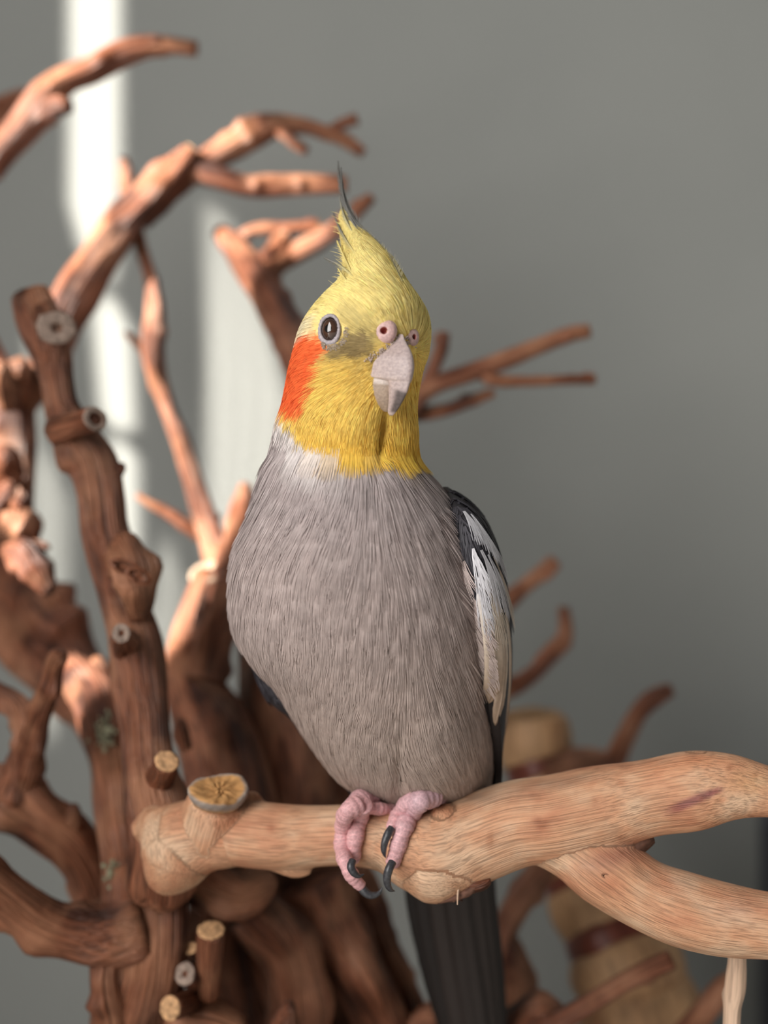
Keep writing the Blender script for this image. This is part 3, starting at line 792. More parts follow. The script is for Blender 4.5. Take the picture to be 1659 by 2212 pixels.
limb('side_branch', [(1390, 2420, .462, 40), (1440, 2290, .435, 30), (1510, 2200, .424, 28), (1560, 2135, .42, 25), (1590, 2110, .42, 20)], M_tree, post, amp=0.06)
tag(box('slate_cabinet', (P(1637, 1700, .648)[0], .56, 0.0), (P(1637, 1700, .648)[0] + 0.35, .648, P(1659, 1715, .60)[2]), M_slate, bevel=0.003),
    'dark slate-blue cabinet side against the wall beyond the perch', 'cabinet')
#BIRD
# ================================================================== the cockatiel
bird = empty('cockatiel', tuple(P(930, 1735, .352)))
tag(bird, 'grey cockatiel with yellow face, orange cheek patch and raised crest, perched on the forked branch', 'bird')

# rows: py, left px, right px, centre distance, half depth (m), side bulge exponent
rings = [
    (452, 743, 749, .331, .0003), (470, 738, 756, .331, .0010), (500, 740, 783, .330, .0030), (530, 744, 813, .3285, .0058), (560, 747, 842, .327, .0088),
    (590, 743, 864, .3255, .0118), (615, 729, 879, .3245, .0138), (640, 703, 896, .3235, .0153), (665, 680, 913, .323, .0162), (690, 662, 924, .3225, .0168),
    (720, 648, 928, .3225, .0172), (760, 638, 925, .3225, .0172), (800, 628, 913, .3228, .0168), (850, 618, 903, .3235, .0162), (880, 611, 899, .324, .0160),
    (920, 597, 897, .325, .0162), (960, 589, 899, .3265, .0172), (990, 581, 904, .3275, .0186), (1020, 567, 920, .3285, .0205), (1050, 559, 944, .3298, .0226),
    (1100, 545, 980, .3318, .0260), (1150, 526, 1004, .3335, .0288), (1200, 507, 1020, .335, .0308), (1250, 501, 1034, .3362, .0320), (1300, 501, 1047, .3375, .0324),
    (1350, 507, 1052, .3388, .0322), (1385, 520, 1052, .3398, .0318), (1416, 541, 1051, .3408, .0312), (1443, 562, 1049, .3415, .0306), (1470, 589, 1047, .3424, .0298),
    (1497, 610, 1047, .3432, .0288), (1557, 646, 1056, .3452, .0262), (1600, 674, 1060, .3468, .0240), (1644, 706, 1060, .3488, .0212), (1673, 730, 1057, .3505, .0190),
    (1700, 768, 1052, .3525, .0164), (1735, 815, 1046, .3555, .0132), (1780, 860, 1044, .3605, .0102), (1840, 882, 1046, .3665, .0078), (1900, 892, 1046, .3720, .0058)]
RG = np.array(rings, float)
NV, NU = 300, 220
pyq = np.linspace(RG[0, 0], RG[-1, 0], NV)
tab = pchip(RG[:, 0], RG[:, 1:], pyq)
ang = np.linspace(0, 2 * np.pi, NU, endpoint=False)
V = np.zeros((NV, NU, 3))
for k in range(NV):
    xl, xr, dc, hd = tab[k]
    a0 = P(xl, pyq[k], dc); a1 = P(xr, pyq[k], dc)
    cx, hw = (a0[0] + a1[0]) / 2, (a1[0] - a0[0]) / 2
    ca, sa = np.cos(ang), np.sin(ang)
    e = 2 / 2.15
    V[k, :, 0] = cx + hw * np.sign(ca) * np.abs(ca) ** e
    V[k, :, 1] = dc - hd * np.sign(sa) * np.abs(sa) ** e
    V[k, :, 2] = a0[2]
# breast sits forward of the hips: shear is already in dc.  Sculpt the face and the flanks with local swellings
def grid_normals(V):
    du = np.roll(V, -1, 1) - np.roll(V, 1, 1)
    dv = np.gradient(V, axis=0)
    n = np.cross(dv, du)
    n = unit(n)
    c = V.mean(1, keepdims=True)
    flip = ((V - c) * n).sum(2).mean() < 0
    return -n if flip else n
Nn = grid_normals(V)
uv = pix(V.reshape(-1, 3)).reshape(NV, NU, 2)
front = smooth(-0.1, 0.5, -Nn[:, :, 1])
def swell(x0, y0, sx, sy, h, a=0.0):
    a = math.radians(a)
    dx, dy = uv[:, :, 0] - x0, uv[:, :, 1] - y0
    u = (dx * math.cos(a) + dy * math.sin(a)) / sx; v = (-dx * math.sin(a) + dy * math.cos(a)) / sy
    w = np.exp(-u * u - v * v) * front * h
    V[:] = V + Nn * w[:, :, None]
swell(775, 905, 55, 75, 0.0022, 15)        # cheek lobes either side of the bill
swell(880, 930, 30, 60, 0.0016)
swell(826, 935, 9, 48, -0.0028, 6)         # parting below the bill
swell(825, 655, 70, 40, 0.0012)            # forehead
swell(716, 713, 34, 36, -0.0014)           # eye hollow
swell(765, 735, 30, 26, -0.0008)
swell(650, 800, 40, 70, 0.0006)
swell(840, 800, 40, 60, 0.0010)
swell(940, 1620, 70, 100, 0.0020)          # left thigh
swell(790, 1600, 60, 100, 0.0010)
swell(829, 715, 9, 9, -0.0024)             # nostril pits
swell(892, 728, 7, 9, -0.0020)
swell(862, 1655, 10, 50, -0.0013, 4)       # groove between the thighs
swell(700, 1250, 140, 130, 0.0012)
Nn = grid_normals(V)
faces = []
for k in range(NV - 1):
    j = np.arange(NU); j2 = (j + 1) % NU
    faces.append(np.stack([k * NU + j, (k + 1) * NU + j, (k + 1) * NU + j2, k * NU + j2], 1))
bodyF = np.concatenate(faces)
bodyV = V.reshape(-1, 3)
def face_list(Fa): return [tuple(int(i) for i in f) for f in Fa]
caps = [tuple(range(NU)), tuple(range(NV * NU - 1, (NV - 1) * NU - 1, -1))]
body_faces = face_list(bodyF) + caps
body_bvh = BVHTree.FromPolygons([tuple(v) for v in bodyV], body_faces)

CAM = Vector((0, 0, ZC))
def hit(bvh, px, py):
    d = Vector(P(px, py, 1.0)) - CAM
    loc, nor, idx, dist = bvh.ray_cast(CAM, d.normalized())
    if loc is None: return None, None
    nor = np.array(nor); loc = np.array(loc)
    if np.dot(nor, loc - np.array(CAM)) > 0: nor = -nor
    return loc, nor

# ---- plumage colour, as a map over the bird's surface
YEL_CROWN, YEL_CHEEK, YEL_DEEP = lin(253, 232, 152), lin(254, 215, 110), lin(251, 205, 88)
ORANGE, WHITE = lin(255, 116, 62), lin(238, 230, 226)
PALE = lin(240, 226, 190)
GREY1, GREY2, GREY3, GREY4 = lin(188, 175, 173), lin(190, 174, 169), lin(187, 169, 160), lin(183, 164, 152)
LORE = lin(128, 108, 80)
yb_x = [560, 606, 630, 655, 690, 730, 780, 830, 870, 910, 960]
yb_y = [840, 872, 905, 935, 958, 972, 978, 978, 985, 988, 985]
def plume_colour(u, v, back):
    u = np.asarray(u, float); v = np.asarray(v, float)
    n = len(u)
    c = np.zeros((n, 3))
    # grey body; the belly's browner tone is partly painted warm bounce, partly its own
    t1 = smooth(980, 1250, v)[:, None]; t2 = smooth(1220, 1560, v)[:, None]; t3 = smooth(1450, 1760, v)[:, None]
    g = GREY1 * (1 - t1) + GREY2 * t1
    g = g * (1 - t2) + GREY3 * t2
    g = g * (1 - t3) + GREY4 * t3
    c[:] = g
    # whitish collar on the side of the neck
    yb = np.interp(u, yb_x, yb_y)
    wz = (smooth(60, 5, v - yb - 20) * smooth(790, 640, u))[:, None]
    c = c * (1 - wz) + WHITE * wz
    # yellow mask
    ym = smooth(8, -8, v - yb)
    ycol = YEL_CROWN * (1 - smooth(690, 800, v))[:, None] + YEL_CHEEK * smooth(690, 800, v)[:, None]
    td = smooth(880, 960, v)[:, None]
    ycol = ycol * (1 - td) + YEL_DEEP * td
    ym = ym[:, None]
    c = c * (1 - ym) + ycol * ym
    # pale rim behind the cheek
    rim = (smooth(40, 12, u - np.interp(v, [640, 700, 760, 800, 860], [690, 655, 640, 630, 615])) * smooth(660, 700, v) * smooth(880, 850, v))[:, None]
    c = c * (1 - rim) + PALE * rim
    # dusky lores and eye surround
    def g2(x0, y0, sx, sy): return np.exp(-((u - x0) / sx) ** 2 - ((v - y0) / sy) ** 2)[:, None]
    dk = np.clip(0.95 * g2(762, 742, 34, 20) + 0.75 * g2(735, 760, 40, 12) + 0.4 * g2(808, 770, 14, 40) + 0.5 * g2(795, 735, 20, 34) + 0.3 * g2(760, 690, 30, 20) + 0.3 * g2(780, 790, 18, 40), 0, 0.85)
    c = c * (1 - dk) + LORE * dk
    # orange cheek
    a = math.atan2(-0.90, 0.36)
    du, dv = u - 656, v - 800
    p = (du * math.cos(a) + dv * math.sin(a)) / 82; q = (-du * math.sin(a) + dv * math.cos(a)) / 43
    om = smooth(1.12, 0.88, np.power(np.abs(p) ** 2.6 + np.abs(q) ** 2.6, 1 / 2.6))[:, None]
    c = c * (1 - om) + ORANGE * om
    # far side of the bird: mantle grey, nape pale
    bk = back[:, None]
    bc = np.where((v < 900)[:, None], lin(205, 190, 130), lin(96, 90, 92))
    return c * (1 - bk) + bc * bk

uvb = pix(bodyV)
backb = smooth(0.25, 0.75, Nn.reshape(-1, 3)[:, 1])
bcol = plume_colour(uvb[:, 0], uvb[:, 1], backb)
body = mesh_obj('body', bodyV, body_faces, M_under, bird, col=bcol)

# ---- wing solids
def wing_geo(rows, nv=120, nu=60):
    R = np.array(rows, float)
    q = np.linspace(R[0, 0], R[-1, 0], nv)
    tb = pchip(R[:, 0], R[:, 1:], q)
    a = np.linspace(0, 2 * np.pi, nu, endpoint=False)
    W = np.zeros((nv, nu, 3))
    for k in range(nv):
        xl, xr, dc, hd = tb[k]
        a0 = P(xl, q[k], dc); a1 = P(xr, q[k], dc)
        W[k, :, 0] = (a0[0] + a1[0]) / 2 + (a1[0] - a0[0]) / 2 * np.cos(a)
        W[k, :, 1] = dc - hd * np.sin(a)
        W[k, :, 2] = a0[2]
    fl = []
    for k in range(nv - 1):
        for j in range(nu):
            j2 = (j + 1) % nu
            fl.append((k*nu + j, (k+1)*nu + j, (k+1)*nu + j2, k*nu + j2))
    fl += [tuple(range(nu)), tuple(range(nv*nu - 1, (nv-1)*nu - 1, -1))]
    return W, fl
wl_rows = [(1052, 955, 968, .334, .004), (1075, 945, 1000, .335, .011), (1110, 938, 1036, .336, .017), (1150, 938, 1058, .337, .0205), (1200, 945, 1076, .3385, .023), (1250, 955, 1087, .340, .024),
           (1300, 965, 1095, .3415, .024), (1350, 975, 1101, .343, .0235), (1400, 985, 1105, .345, .0225), (1450, 995, 1104, .347, .021), (1500, 1010, 1099, .349, .019), (1550, 1025, 1092, .351, .0165),
           (1600, 1040, 1086, .353, .014), (1650, 1052, 1081, .355, .011), (1700, 1058, 1077, .357, .008), (1760, 1058, 1070, .361, .004)]
wingL_V, wingL_F = wing_geo(wl_rows)
wr_rows = [(1080, 565, 620, .340, .004), (1130, 545, 640, .343, .014), (1200, 525, 650, .346, .018), (1300, 520, 660, .349, .019), (1380, 534, 680, .351, .019), (1440, 550, 700, .353, .018),
           (1480, 565, 730, .354, .017), (1515, 585, 760, .355, .016), (1545, 622, 790, .356, .015), (1600, 660, 830, .358, .012), (1700, 745, 900, .363, .008), (1800, 850, 950, .368, .004)]
wingR_V, wingR_F = wing_geo(wr_rows)
DARK = lin(62, 60, 66)
wings = []
for (W, Fl) in ((wingL_V, wingL_F), (wingR_V, wingR_F)):
    n = len(W.reshape(-1, 3))
    c = np.tile(lin(46, 44, 48), (n, 1)) * rng.uniform(0.85, 1.1, (n, 1))
    wings.append(mesh_obj('wing', W.reshape(-1, 3), Fl, M_vane, bird, col=c))
wings[0]['label'] = 'folded charcoal wing with a white bar and cream edged feathers'
nb = len(bodyV)
allV = [tuple(v) for v in bodyV] + [tuple(v) for v in wingL_V.reshape(-1, 3)]
all_bvh = BVHTree.FromPolygons(allV, body_faces + [tuple(i + nb for i in f) for f in wingL_F])
wingL_bvh = BVHTree.FromPolygons([tuple(v) for v in wingL_V.reshape(-1, 3)], wingL_F)
wingR_bvh = BVHTree.FromPolygons([tuple(v) for v in wingR_V.reshape(-1, 3)], wingR_F)

# ---- contour feathers: little combs of barbs laid along the surface
class Plumage:
    def __init__(s): s.V, s.C, s.F, s.n = [], [], [], 0
    def feather(s, bvh, R, N, T, L, W, col, nb, h0, lift, bw, rr, tipdark=1.0, rag=0.1, npt=4, droop=0.0, var=0.12, twist=0.35, root=0.34, grad=([0, 1], [1.0, 1.0])):
        B = np.cross(N, T)
        us = np.linspace(0, 1, npt)
        fv = rr.uniform(0.93, 1.06)
        sj = (np.arange(nb) + 0.5) / nb * 2 - 1
        Lj = L * (1 - 0.22 * sj * sj) * (1 + rag * rr.normal(size=nb))
        a0 = root * W * sj; a1 = 0.5 * W * sj * (1 + 0.08 * rr.normal(size=nb))
        lat = a0[:, None] + (a1 - a0)[:, None] * us[None] ** 1.3
        p = R + T * (Lj[:, None] * us[None])[:, :, None] + B * lat[:, :, None]
        loc = np.empty((nb * npt, 3)); nor = np.empty((nb * npt, 3))
        fn = bvh.find_nearest
        for i, q in enumerate(p.reshape(-1, 3).tolist()):
            l_, n_, _, _ = fn(q)
            loc[i] = l_; nor[i] = n_
        sg = np.sign(nor @ N); sg[sg == 0] = 1
        nor *= sg[:, None]
        loc = loc.reshape(nb, npt, 3); nor = nor.reshape(nb, npt, 3)
        h = h0 + lift * us[None] - droop * (sj * sj)[:, None] * us[None]
        pts = loc + nor * h[:, :, None]
        tg = unit(np.gradient(pts, axis=1))
        sd = unit(np.cross(nor, tg)) + nor * (twist * rr.normal(size=nb))[:, None, None]
        w = (bw * np.interp(us, [0, 0.55, 1], [1.0, 0.95, 0.25]) * 0.5)[None, :, None]
        Vv = np.empty((nb, npt, 2, 3)); Vv[:, :, 0] = pts - sd * w; Vv[:, :, 1] = pts + sd * w
        s.V.append(Vv.reshape(-1, 3))
        cc = col[None] * (fv * rr.uniform(1 - var, 1 + var, nb))[:, None]
        g = np.interp(us, *grad)
        s.C.append(np.repeat((cc[:, None, :] * g[None, :, None]).reshape(-1, 3), 2, 0))
        k = (np.arange(nb)[:, None] * npt * 2 + np.arange(npt - 1)[None] * 2).ravel() + s.n
        s.F.append(np.stack([k, k + 1, k + 3, k + 2], 1))
        s.n += nb * npt * 2
    def build(s, name, mat, parent):
        o = mesh_obj(name, np.concatenate(s.V), np.concatenate(s.F), mat, parent, col=np.concatenate(s.C))
        o['kind'] = 'stuff'
        return o

BEAK_O, BEAK_N = hit(body_bvh, 862, 745)
Vg, Ng = V, Nn
zrow = V[:, :, 2]
# arc length down the front, used to set the rows
front_j = int(NU * 0.25)
arc = np.concatenate([[0], np.cumsum(np.linalg.norm(np.diff(V[:, front_j], axis=0), axis=1))])

eye_px = (715, 712)
def in_face_gap(u, v):
    """bare places: eye, cere, bill"""
    e = ((u - eye_px[0]) / 27) ** 2 + ((v - eye_px[1] - 3) / 34) ** 2 < 1
    c1 = ((u - 831) / 16) ** 2 + ((v - 716) / 17) ** 2 < 1
    c2 = ((u - 893) / 9) ** 2 + ((v - 728) / 13) ** 2 < 1
    bx = [816, 813, 823, 848, 862, 873, 882, 884, 876, 858, 848, 836]
    by = [812, 782, 772, 750, 736, 734, 745, 790, 835, 875, 880, 855]
    ins = False
    m = len(bx)
    for i in range(m):
        j = (i - 1) % m
        if (by[i] > v) != (by[j] > v) and u < (bx[j] - bx[i]) * (v - by[i]) / (by[j] - by[i]) + bx[i]:
            ins = not ins
    return e or c1 or c2 or ins

def flow_dir(p, n, u, v, is_head):
    if is_head:
        d = p - (BEAK_O + np.array([0, 0.006, 0.0]))
        d = unit(d)
        if v < 640:       # crown sweeps up into the crest
            k = float(smooth(640, 560, v))
            d = unit(d * (1 - k) + np.array([-0.35, 0.25, 1.0]) * k)
        k = float(smooth(840, 930, v))
        d = unit(d * (1 - k) + np.array([0.06 * np.sign(u - 826) * 1.0, 0.15, -1.0]) * k)
    else:
        xr = (u - 780) / 270
        d = np.array([0.22 * xr + 0.55 * max(0.0, xr - 0.35), 0.35, -1.0])
        nz = noise3(np.array([[u / 95.0, v / 95.0, 0.5]]), 17)[0]
        d = d + np.array([0.30 * nz, 0, 0])
        if v > 1480 : d = d + np.array([-0.12 * (1 if u < 862 else -0.3), 0, 0])
    d = d - n * np.dot(d, n)
    return unit(d)

def rows_of(v0, v1, step):
    a0 = np.interp(v0, pyq, arc); a1 = np.interp(v1, pyq, arc)
    return np.interp(np.arange(a0, a1, step), arc, np.arange(NV))

def sample(kf, jf):
    k = min(int(kf), NV - 2); f = kf - k
    j = int(jf) % NU; j2 = (j + 1) % NU; g = jf - int(jf)
    def bl(A): return (A[k, j] * (1-f) * (1-g) + A[k+1, j] * f * (1-g) + A[k, j2] * (1-f) * g + A[k+1, j2] * f * g)
    return bl(Vg), unit(bl(Ng))

def cover(pl, v0, v1, row_step, col_step, L, W, nbarb, h0, lift, bw, is_head, seed, tries=1.0, keep_back=0.5, jit=1.0, **kw):
    rr = np.random.default_rng(seed)
    for ri, kf in enumerate(rows_of(v0, v1, row_step)):
        k = int(kf)
        ring = Vg[k]
        per = np.linalg.norm(np.roll(ring, -1, 0) - ring, axis=1)
        cum = np.concatenate([[0], np.cumsum(per)])
        n = max(5, int(cum[-1] / col_step))
        for q in range(n):
            s = ((q + 0.5 * (ri % 2) + jit * rr.uniform(-0.25, 0.25)) / n % 1.0) * cum[-1]
            jf = np.interp(s, cum, np.arange(NU + 1)) % NU
            kk = float(np.clip(kf + jit * rr.uniform(-0.35, 0.35) * row_step / arc[-1] * NV, 0, NV - 1.01))
            p, nn = sample(kk, jf)
            if nn[1] > 0.55 and rr.uniform() > keep_back: continue
            u, v = pix(p)[0]
            if nn[1] < 0.3 and is_head and in_face_gap(u, v): continue
            yb = np.interp(u, yb_x, yb_y)
            T = flow_dir(p, nn, u, v, is_head)
            Ll, Ww, hh, ll, bb = L, W, h0, lift, bw
            if is_head:
                de = math.hypot((u - eye_px[0]) / 25, (v - eye_px[1]) / 30)
                db = min(math.hypot(u - 831, v - 716) / 28, math.hypot(u - 845, v - 800) / 55)
                near = float(smooth(1.0, 2.4, min(de, db)))
                Ll = L * (0.34 + 0.66 * near)
                tu, tv = pix(p + T * Ll)[0]
                if ((tu - eye_px[0]) / 27) ** 2 + ((tv - eye_px[1]) / 33) ** 2 < 1 and nn[1] < 0.3: 
                    Ll *= 0.4
                tu, tv = pix(p + T * Ll)[0]
                if nn[1] < 0.3 and v < 765 and in_face_gap(tu, tv) and not ((u - eye_px[0]) ** 2 + (v - eye_px[1]) ** 2 < 60 ** 2): continue
                hh = h0 * (0.5 + 0.5 * near); ll = lift * (0.4 + 0.6 * near)
                if v < 600: Ll *= 1.5; ll *= 1.6
            bk = smooth(0.25, 0.75, np.array([nn[1]]))
            col = plume_colour([u + rr.normal() * 4], [v + rr.normal() * 4], bk)[0]
            pl.feather(all_bvh, p, nn, T, Ll * rr.uniform(0.85, 1.12), Ww * rr.uniform(0.9, 1.1), col, nbarb, hh, ll, bb, rr, **kw)

pl = Plumage()
cover(pl, 972, 1880, 0.0031, 0.0040, 0.0082, 0.0066, 27, 0.00025, 0.00085, 0.00023, False, 21, jit=0.5, npt=5, rag=0.035, var=0.10, twist=0.25, droop=0.0005)
body_feathers = pl.build('body_feathers', M_plume, bird)
pl = Plumage()
cover(pl, 462, 985, 0.00078, 0.00125, 0.0046, 0.0019, 5, 0.0001, 0.00045, 0.00023, True, 22, keep_back=0.6)
head_feathers = pl.build('head_feathers', M_plume, bird)

# ---- wing coverts, bars and flight feathers
def on_wing(bvh, px, py, off):
    loc, nor = hit(bvh, px, py)
    if loc is None: return None, None
    return loc + nor * off, nor

def vane(name, path, cols, parent, thick=0.00025, tip=0.5, barbs=0.10, seed=0, normal=None):
    """one long feather: path rows = x,y,z,half width with a normal per row; two vanes either side of a raised shaft"""
    path = np.asarray(path, float); nrm = np.asarray(normal, float)
    pr, s = catmull(np.concatenate([path, nrm], 1), np.linalg.norm(path[-1, :3] - path[0, :3]) / 40)
    c, w, n = pr[:, :3], pr[:, 3], unit(pr[:, 4:7])
    t = unit(np.gradient(c, axis=0)); b = unit(np.cross(n, t))
    f = s / s[-1]
    prof = np.minimum(1, np.sqrt(np.clip((1 - f) / (0.22 * tip + 0.02), 0, 1))) * np.minimum(1, 0.55 + f * 4)
    w = np.maximum(w * prof, 1e-5)
    cs = np.array([-1, -0.66, -0.33, -0.06, 0, 0.06, 0.33, 0.66, 1])
    hs = np.array([-0.5, -0.05, 0.15, 0.3, 0.75, 0.3, 0.15, -0.05, -0.5])
    rr = np.random.default_rng(seed)
    Vv, Cc = [], []
    cols = np.asarray(cols, float)
    qs = np.linspace(0, 1, len(cols))
    for k in range(len(c)):
        base = np.array([np.interp(f[k], qs, cols[:, m]) for m in range(3)])
        rag = 1 + barbs * 0.3 * rr.normal()
        for ci, (a, h) in enumerate(zip(cs, hs)):
            rg = rag if abs(a) == 1 else 1
            Vv.append(c[k] + b[k] * w[k] * a * rg + n[k] * (h * min(w[k], 0.0012) * 0.5))
            Cc.append(base * (0.72 if a == 0 else 1.0) * rr.uniform(1 - barbs, 1 + barbs))
    m = len(cs)
    top = len(Vv)
    for k in range(len(c)):
        for ci in range(m):
            Vv.append(Vv[k * m + ci] - n[k] * thick); Cc.append(Cc[k * m + ci])
    Fq = []
    for k in range(len(c) - 1):
        for i in range(m - 1):
            Fq.append((k*m + i, k*m + i + 1, (k+1)*m + i + 1, (k+1)*m + i))
            Fq.append((top + k*m + i, top + (k+1)*m + i, top + (k+1)*m + i + 1, top + k*m + i + 1))
        for i in (0, m - 1):
            q = (k*m + i, (k+1)*m + i, top + (k+1)*m + i, top + k*m + i)
            Fq.append(q if i == 0 else q[::-1])
    e = (len(c) - 1) * m
    for i in range(m - 1):
        Fq.append((i, top + i, top + i + 1, i + 1)); Fq.append((e + i, e + i + 1, top + e + i + 1, top + e + i))
    return mesh_obj(name, Vv, Fq, M_vane, parent, col=Cc)

def wing_feather(name, bvh, parent, pts, cols, off0, off1, seed, **kw):
    """pts rows: px, py, half width px; laid on the wing, lifting from off0 to off1"""
    rows, nr = [], []
    for i, (x, y, hw) in enumerate(pts):
        off = off0 + (off1 - off0) * i / (len(pts) - 1)
        xx = x
        loc, nor = on_wing(bvh, xx, y, off)
        while loc is None and abs(xx - x) < 60:
            xx -= 2 if x > 800 else -2
            loc, nor = on_wing(bvh, xx, y, off)
        if loc is None:
            continue
        q = P(x, y, loc[1])
        rows.append([*q, hw * 1.35 * loc[1] / F]); nr.append(nor)
    # smooth normals, bias to the outside
    nr = unit(np.array(nr) + np.array([0.25 if parent is wings[0] else -0.25, -0.25, 0]))
    return vane(name, rows, cols, parent, seed=seed, normal=nr, **kw)

def _hw(bvh, x, y):
    for k in range(20):
        l_, n_ = hit(bvh, x - 2 * k, y)
        if l_ is not None: return l_, n_
    return None, None
WH, WH2, CR, CR2, TAN = lin(232, 230, 234), lin(206, 204, 208), lin(214, 200, 184), lin(196, 176, 156), lin(176, 152, 130)
BLK = lin(40, 37, 38)
wf = [
    ('flight_feather', [(1046, 1440, 10), (1056, 1520, 14), (1066, 1600, 13), (1072, 1680, 9), (1072, 1735, 6)], [BLK, BLK * 1.2, BLK], 0.0002, 0.0004),
    ('flight_feather', [(1040, 1420, 10), (1046, 1500, 13), (1058, 1570, 12), (1068, 1640, 9), (1071, 1690, 6)], [BLK, BLK * 1.3, BLK * 0.9], 0.0004, 0.0006),
    ('flight_feather', [(1030, 1400, 10), (1036, 1470, 12), (1048, 1540, 11), (1060, 1600, 7)], [BLK, BLK * 1.2, BLK], 0.0006, 0.0008),
    ('flight_feather', [(1062, 1200, 8), (1088, 1300, 12), (1101, 1400, 13), (1099, 1500, 12), (1090, 1590, 7)], [WH2, CR, CR2, TAN], 0.0003, 0.0007),
    ('flight_feather', [(1050, 1230, 10), (1078, 1320, 16), (1090, 1420, 17), (1084, 1500, 14), (1070, 1568, 9)], [WH2, CR, CR2, TAN], 0.0006, 0.0010),
    ('flight_feather', [(1040, 1250, 12), (1062, 1340, 19), (1070, 1420, 19), (1066, 1480, 16), (1056, 1520, 10)], [WH2, CR, CR2, TAN], 0.0009, 0.0013)]
for i, (nm, pts, cols, o0, o1) in enumerate(wf):
    wing_feather(nm, wingL_bvh, wings[0], pts, cols, o0, o1, 40 + i, barbs=0.06)
wfr = [[(545, 1420, 14), (562, 1465, 16), (585, 1500, 14), (606, 1522, 9)], [(556, 1440, 14), (580, 1490, 15), (606, 1518, 13), (632, 1548, 8)],
       [(575, 1460, 14), (605, 1510, 14), (640, 1560, 13), (690, 1640, 9)], [(600, 1480, 14), (640, 1550, 15), (700, 1640, 13), (780, 1740, 9)]]
for i, pts in enumerate(wfr):
    wing_feather('flight_feather', wingR_bvh, wings[1], pts, [DARK, DARK * 0.8, BLK], 0.0004 + i * 0.0002, 0.0008 + i * 0.0002, 70 + i)
for i, (x, y, x2, y2, wpx, cc) in enumerate([(1000, 1110, 1040, 1192, 34, WH2), (1012, 1116, 1052, 1210, 32, WH), (1022, 1130, 1064, 1228, 30, WH), (1036, 1150, 1080, 1262, 30, WH2),
        (1020, 1186, 1052, 1310, 44, WH), (1034, 1190, 1070, 1330, 42, WH), (1046, 1200, 1086, 1340, 38, WH2), (1056, 1205, 1096, 1360, 30, CR), (1028, 1240, 1062, 1370, 44, WH2), (1046, 1250, 1084, 1390, 42, CR)]):
    a, na = _hw(wingL_bvh, x, y); 
    e, ne = _hw(wingL_bvh, x2, y2)
    if a is None or e is None: continue
    T = unit((e - a) - na * np.dot(e - a, na))
    pw = Plumage()
    pw.feather(wingL_bvh, a, na, T, float(np.linalg.norm(e - a)), wpx * 1.15 * a[1] / F, cc, 34, 0.0009 + 0.0001 * (i % 4), 0.0008, 0.00024, np.random.default_rng(800 + i), rag=0.05, npt=7, var=0.07, twist=0.15, root=0.03)
    mesh_obj('covert_feather', np.concatenate(pw.V), np.concatenate(pw.F), M_plume, wings[0], col=np.concatenate(pw.C))
# small dark coverts on the shoulder
def coverts(Wg, bvh, parent, lim, seed, side):
    rr = np.random.default_rng(seed)
    pl = Plumage()
    nv, nu = Wg.shape[:2]
    for k in range(2, nv - 12, 3):
        for j in range(0, nu, 3):
            p = Wg[k, j]; c = Wg[k].mean(0)
            n = unit((p - c) * np.array([1, 1, 0.2]))
            u, v = pix(p)[0]
            if v > lim or (n[0] * side < -0.2): continue
            d = np.array([0.25 * side, 0.25, -1.0]); d = unit(d - n * np.dot(d, n))
            pl.feather(bvh, p, n, d, 0.0062, 0.0040, DARK * rr.uniform(0.8, 1.15), 11, 0.0002, 0.0004, 0.0004, rr, rag=0.05)
    o = pl.build('covert_feathers', M_vane, parent)
    return o
coverts(wingL_V, wingL_bvh, wings[0], 1330, 61, 1)
coverts(wingR_V, wingR_bvh, wings[1], 1500, 62, -1)

# ---- grey side feathers brushing over the edge of the wing
pl = Plumage()
rr = np.random.default_rng(77)
for (x, y, ang_, Lmm) in [(x0 + rr.uniform(-8, 8), y0 + rr.uniform(-8, 8), a0, l0) for (x0, y0, a0, l0) in
        [(945 + 6*i, 1100 + 16*i, 62, 6) for i in range(6)] + [(980 + 4*i, 1190 + 10*i, 40, 7) for i in range(6)] +
        [(985 + 6*i, 1245 + 22*i, 34, 9) for i in range(9)] + [(1000 + 5*i, 1240 + 24*i, 40, 9) for i in range(9)] +
        [(1012 + 3*i, 1300 + 20*i, 30, 10) for i in range(7)] + [(1024, 1340 + 18*i, 34, 9) for i in range(6)] + [(1000 + 3*i, 1420 + 10*i, 55, 8) for i in range(6)]]:
    loc, nor = hit(all_bvh, x, y)
    if loc is None: continue
    a = math.radians(ang_)
    d = np.array([math.cos(a), 0.25, -math.sin(a)]); d = unit(d - nor * np.dot(d, nor))
    col = plume_colour([x], [y], np.array([0.0]))[0] * 1.05
    pl.feather(all_bvh, loc, nor, d, Lmm * 0.001, 0.0046, col, 12, 0.0006, 0.0012, 0.00030, rr, rag=0.12)
o = pl.build('side_feathers', M_plume, bird)

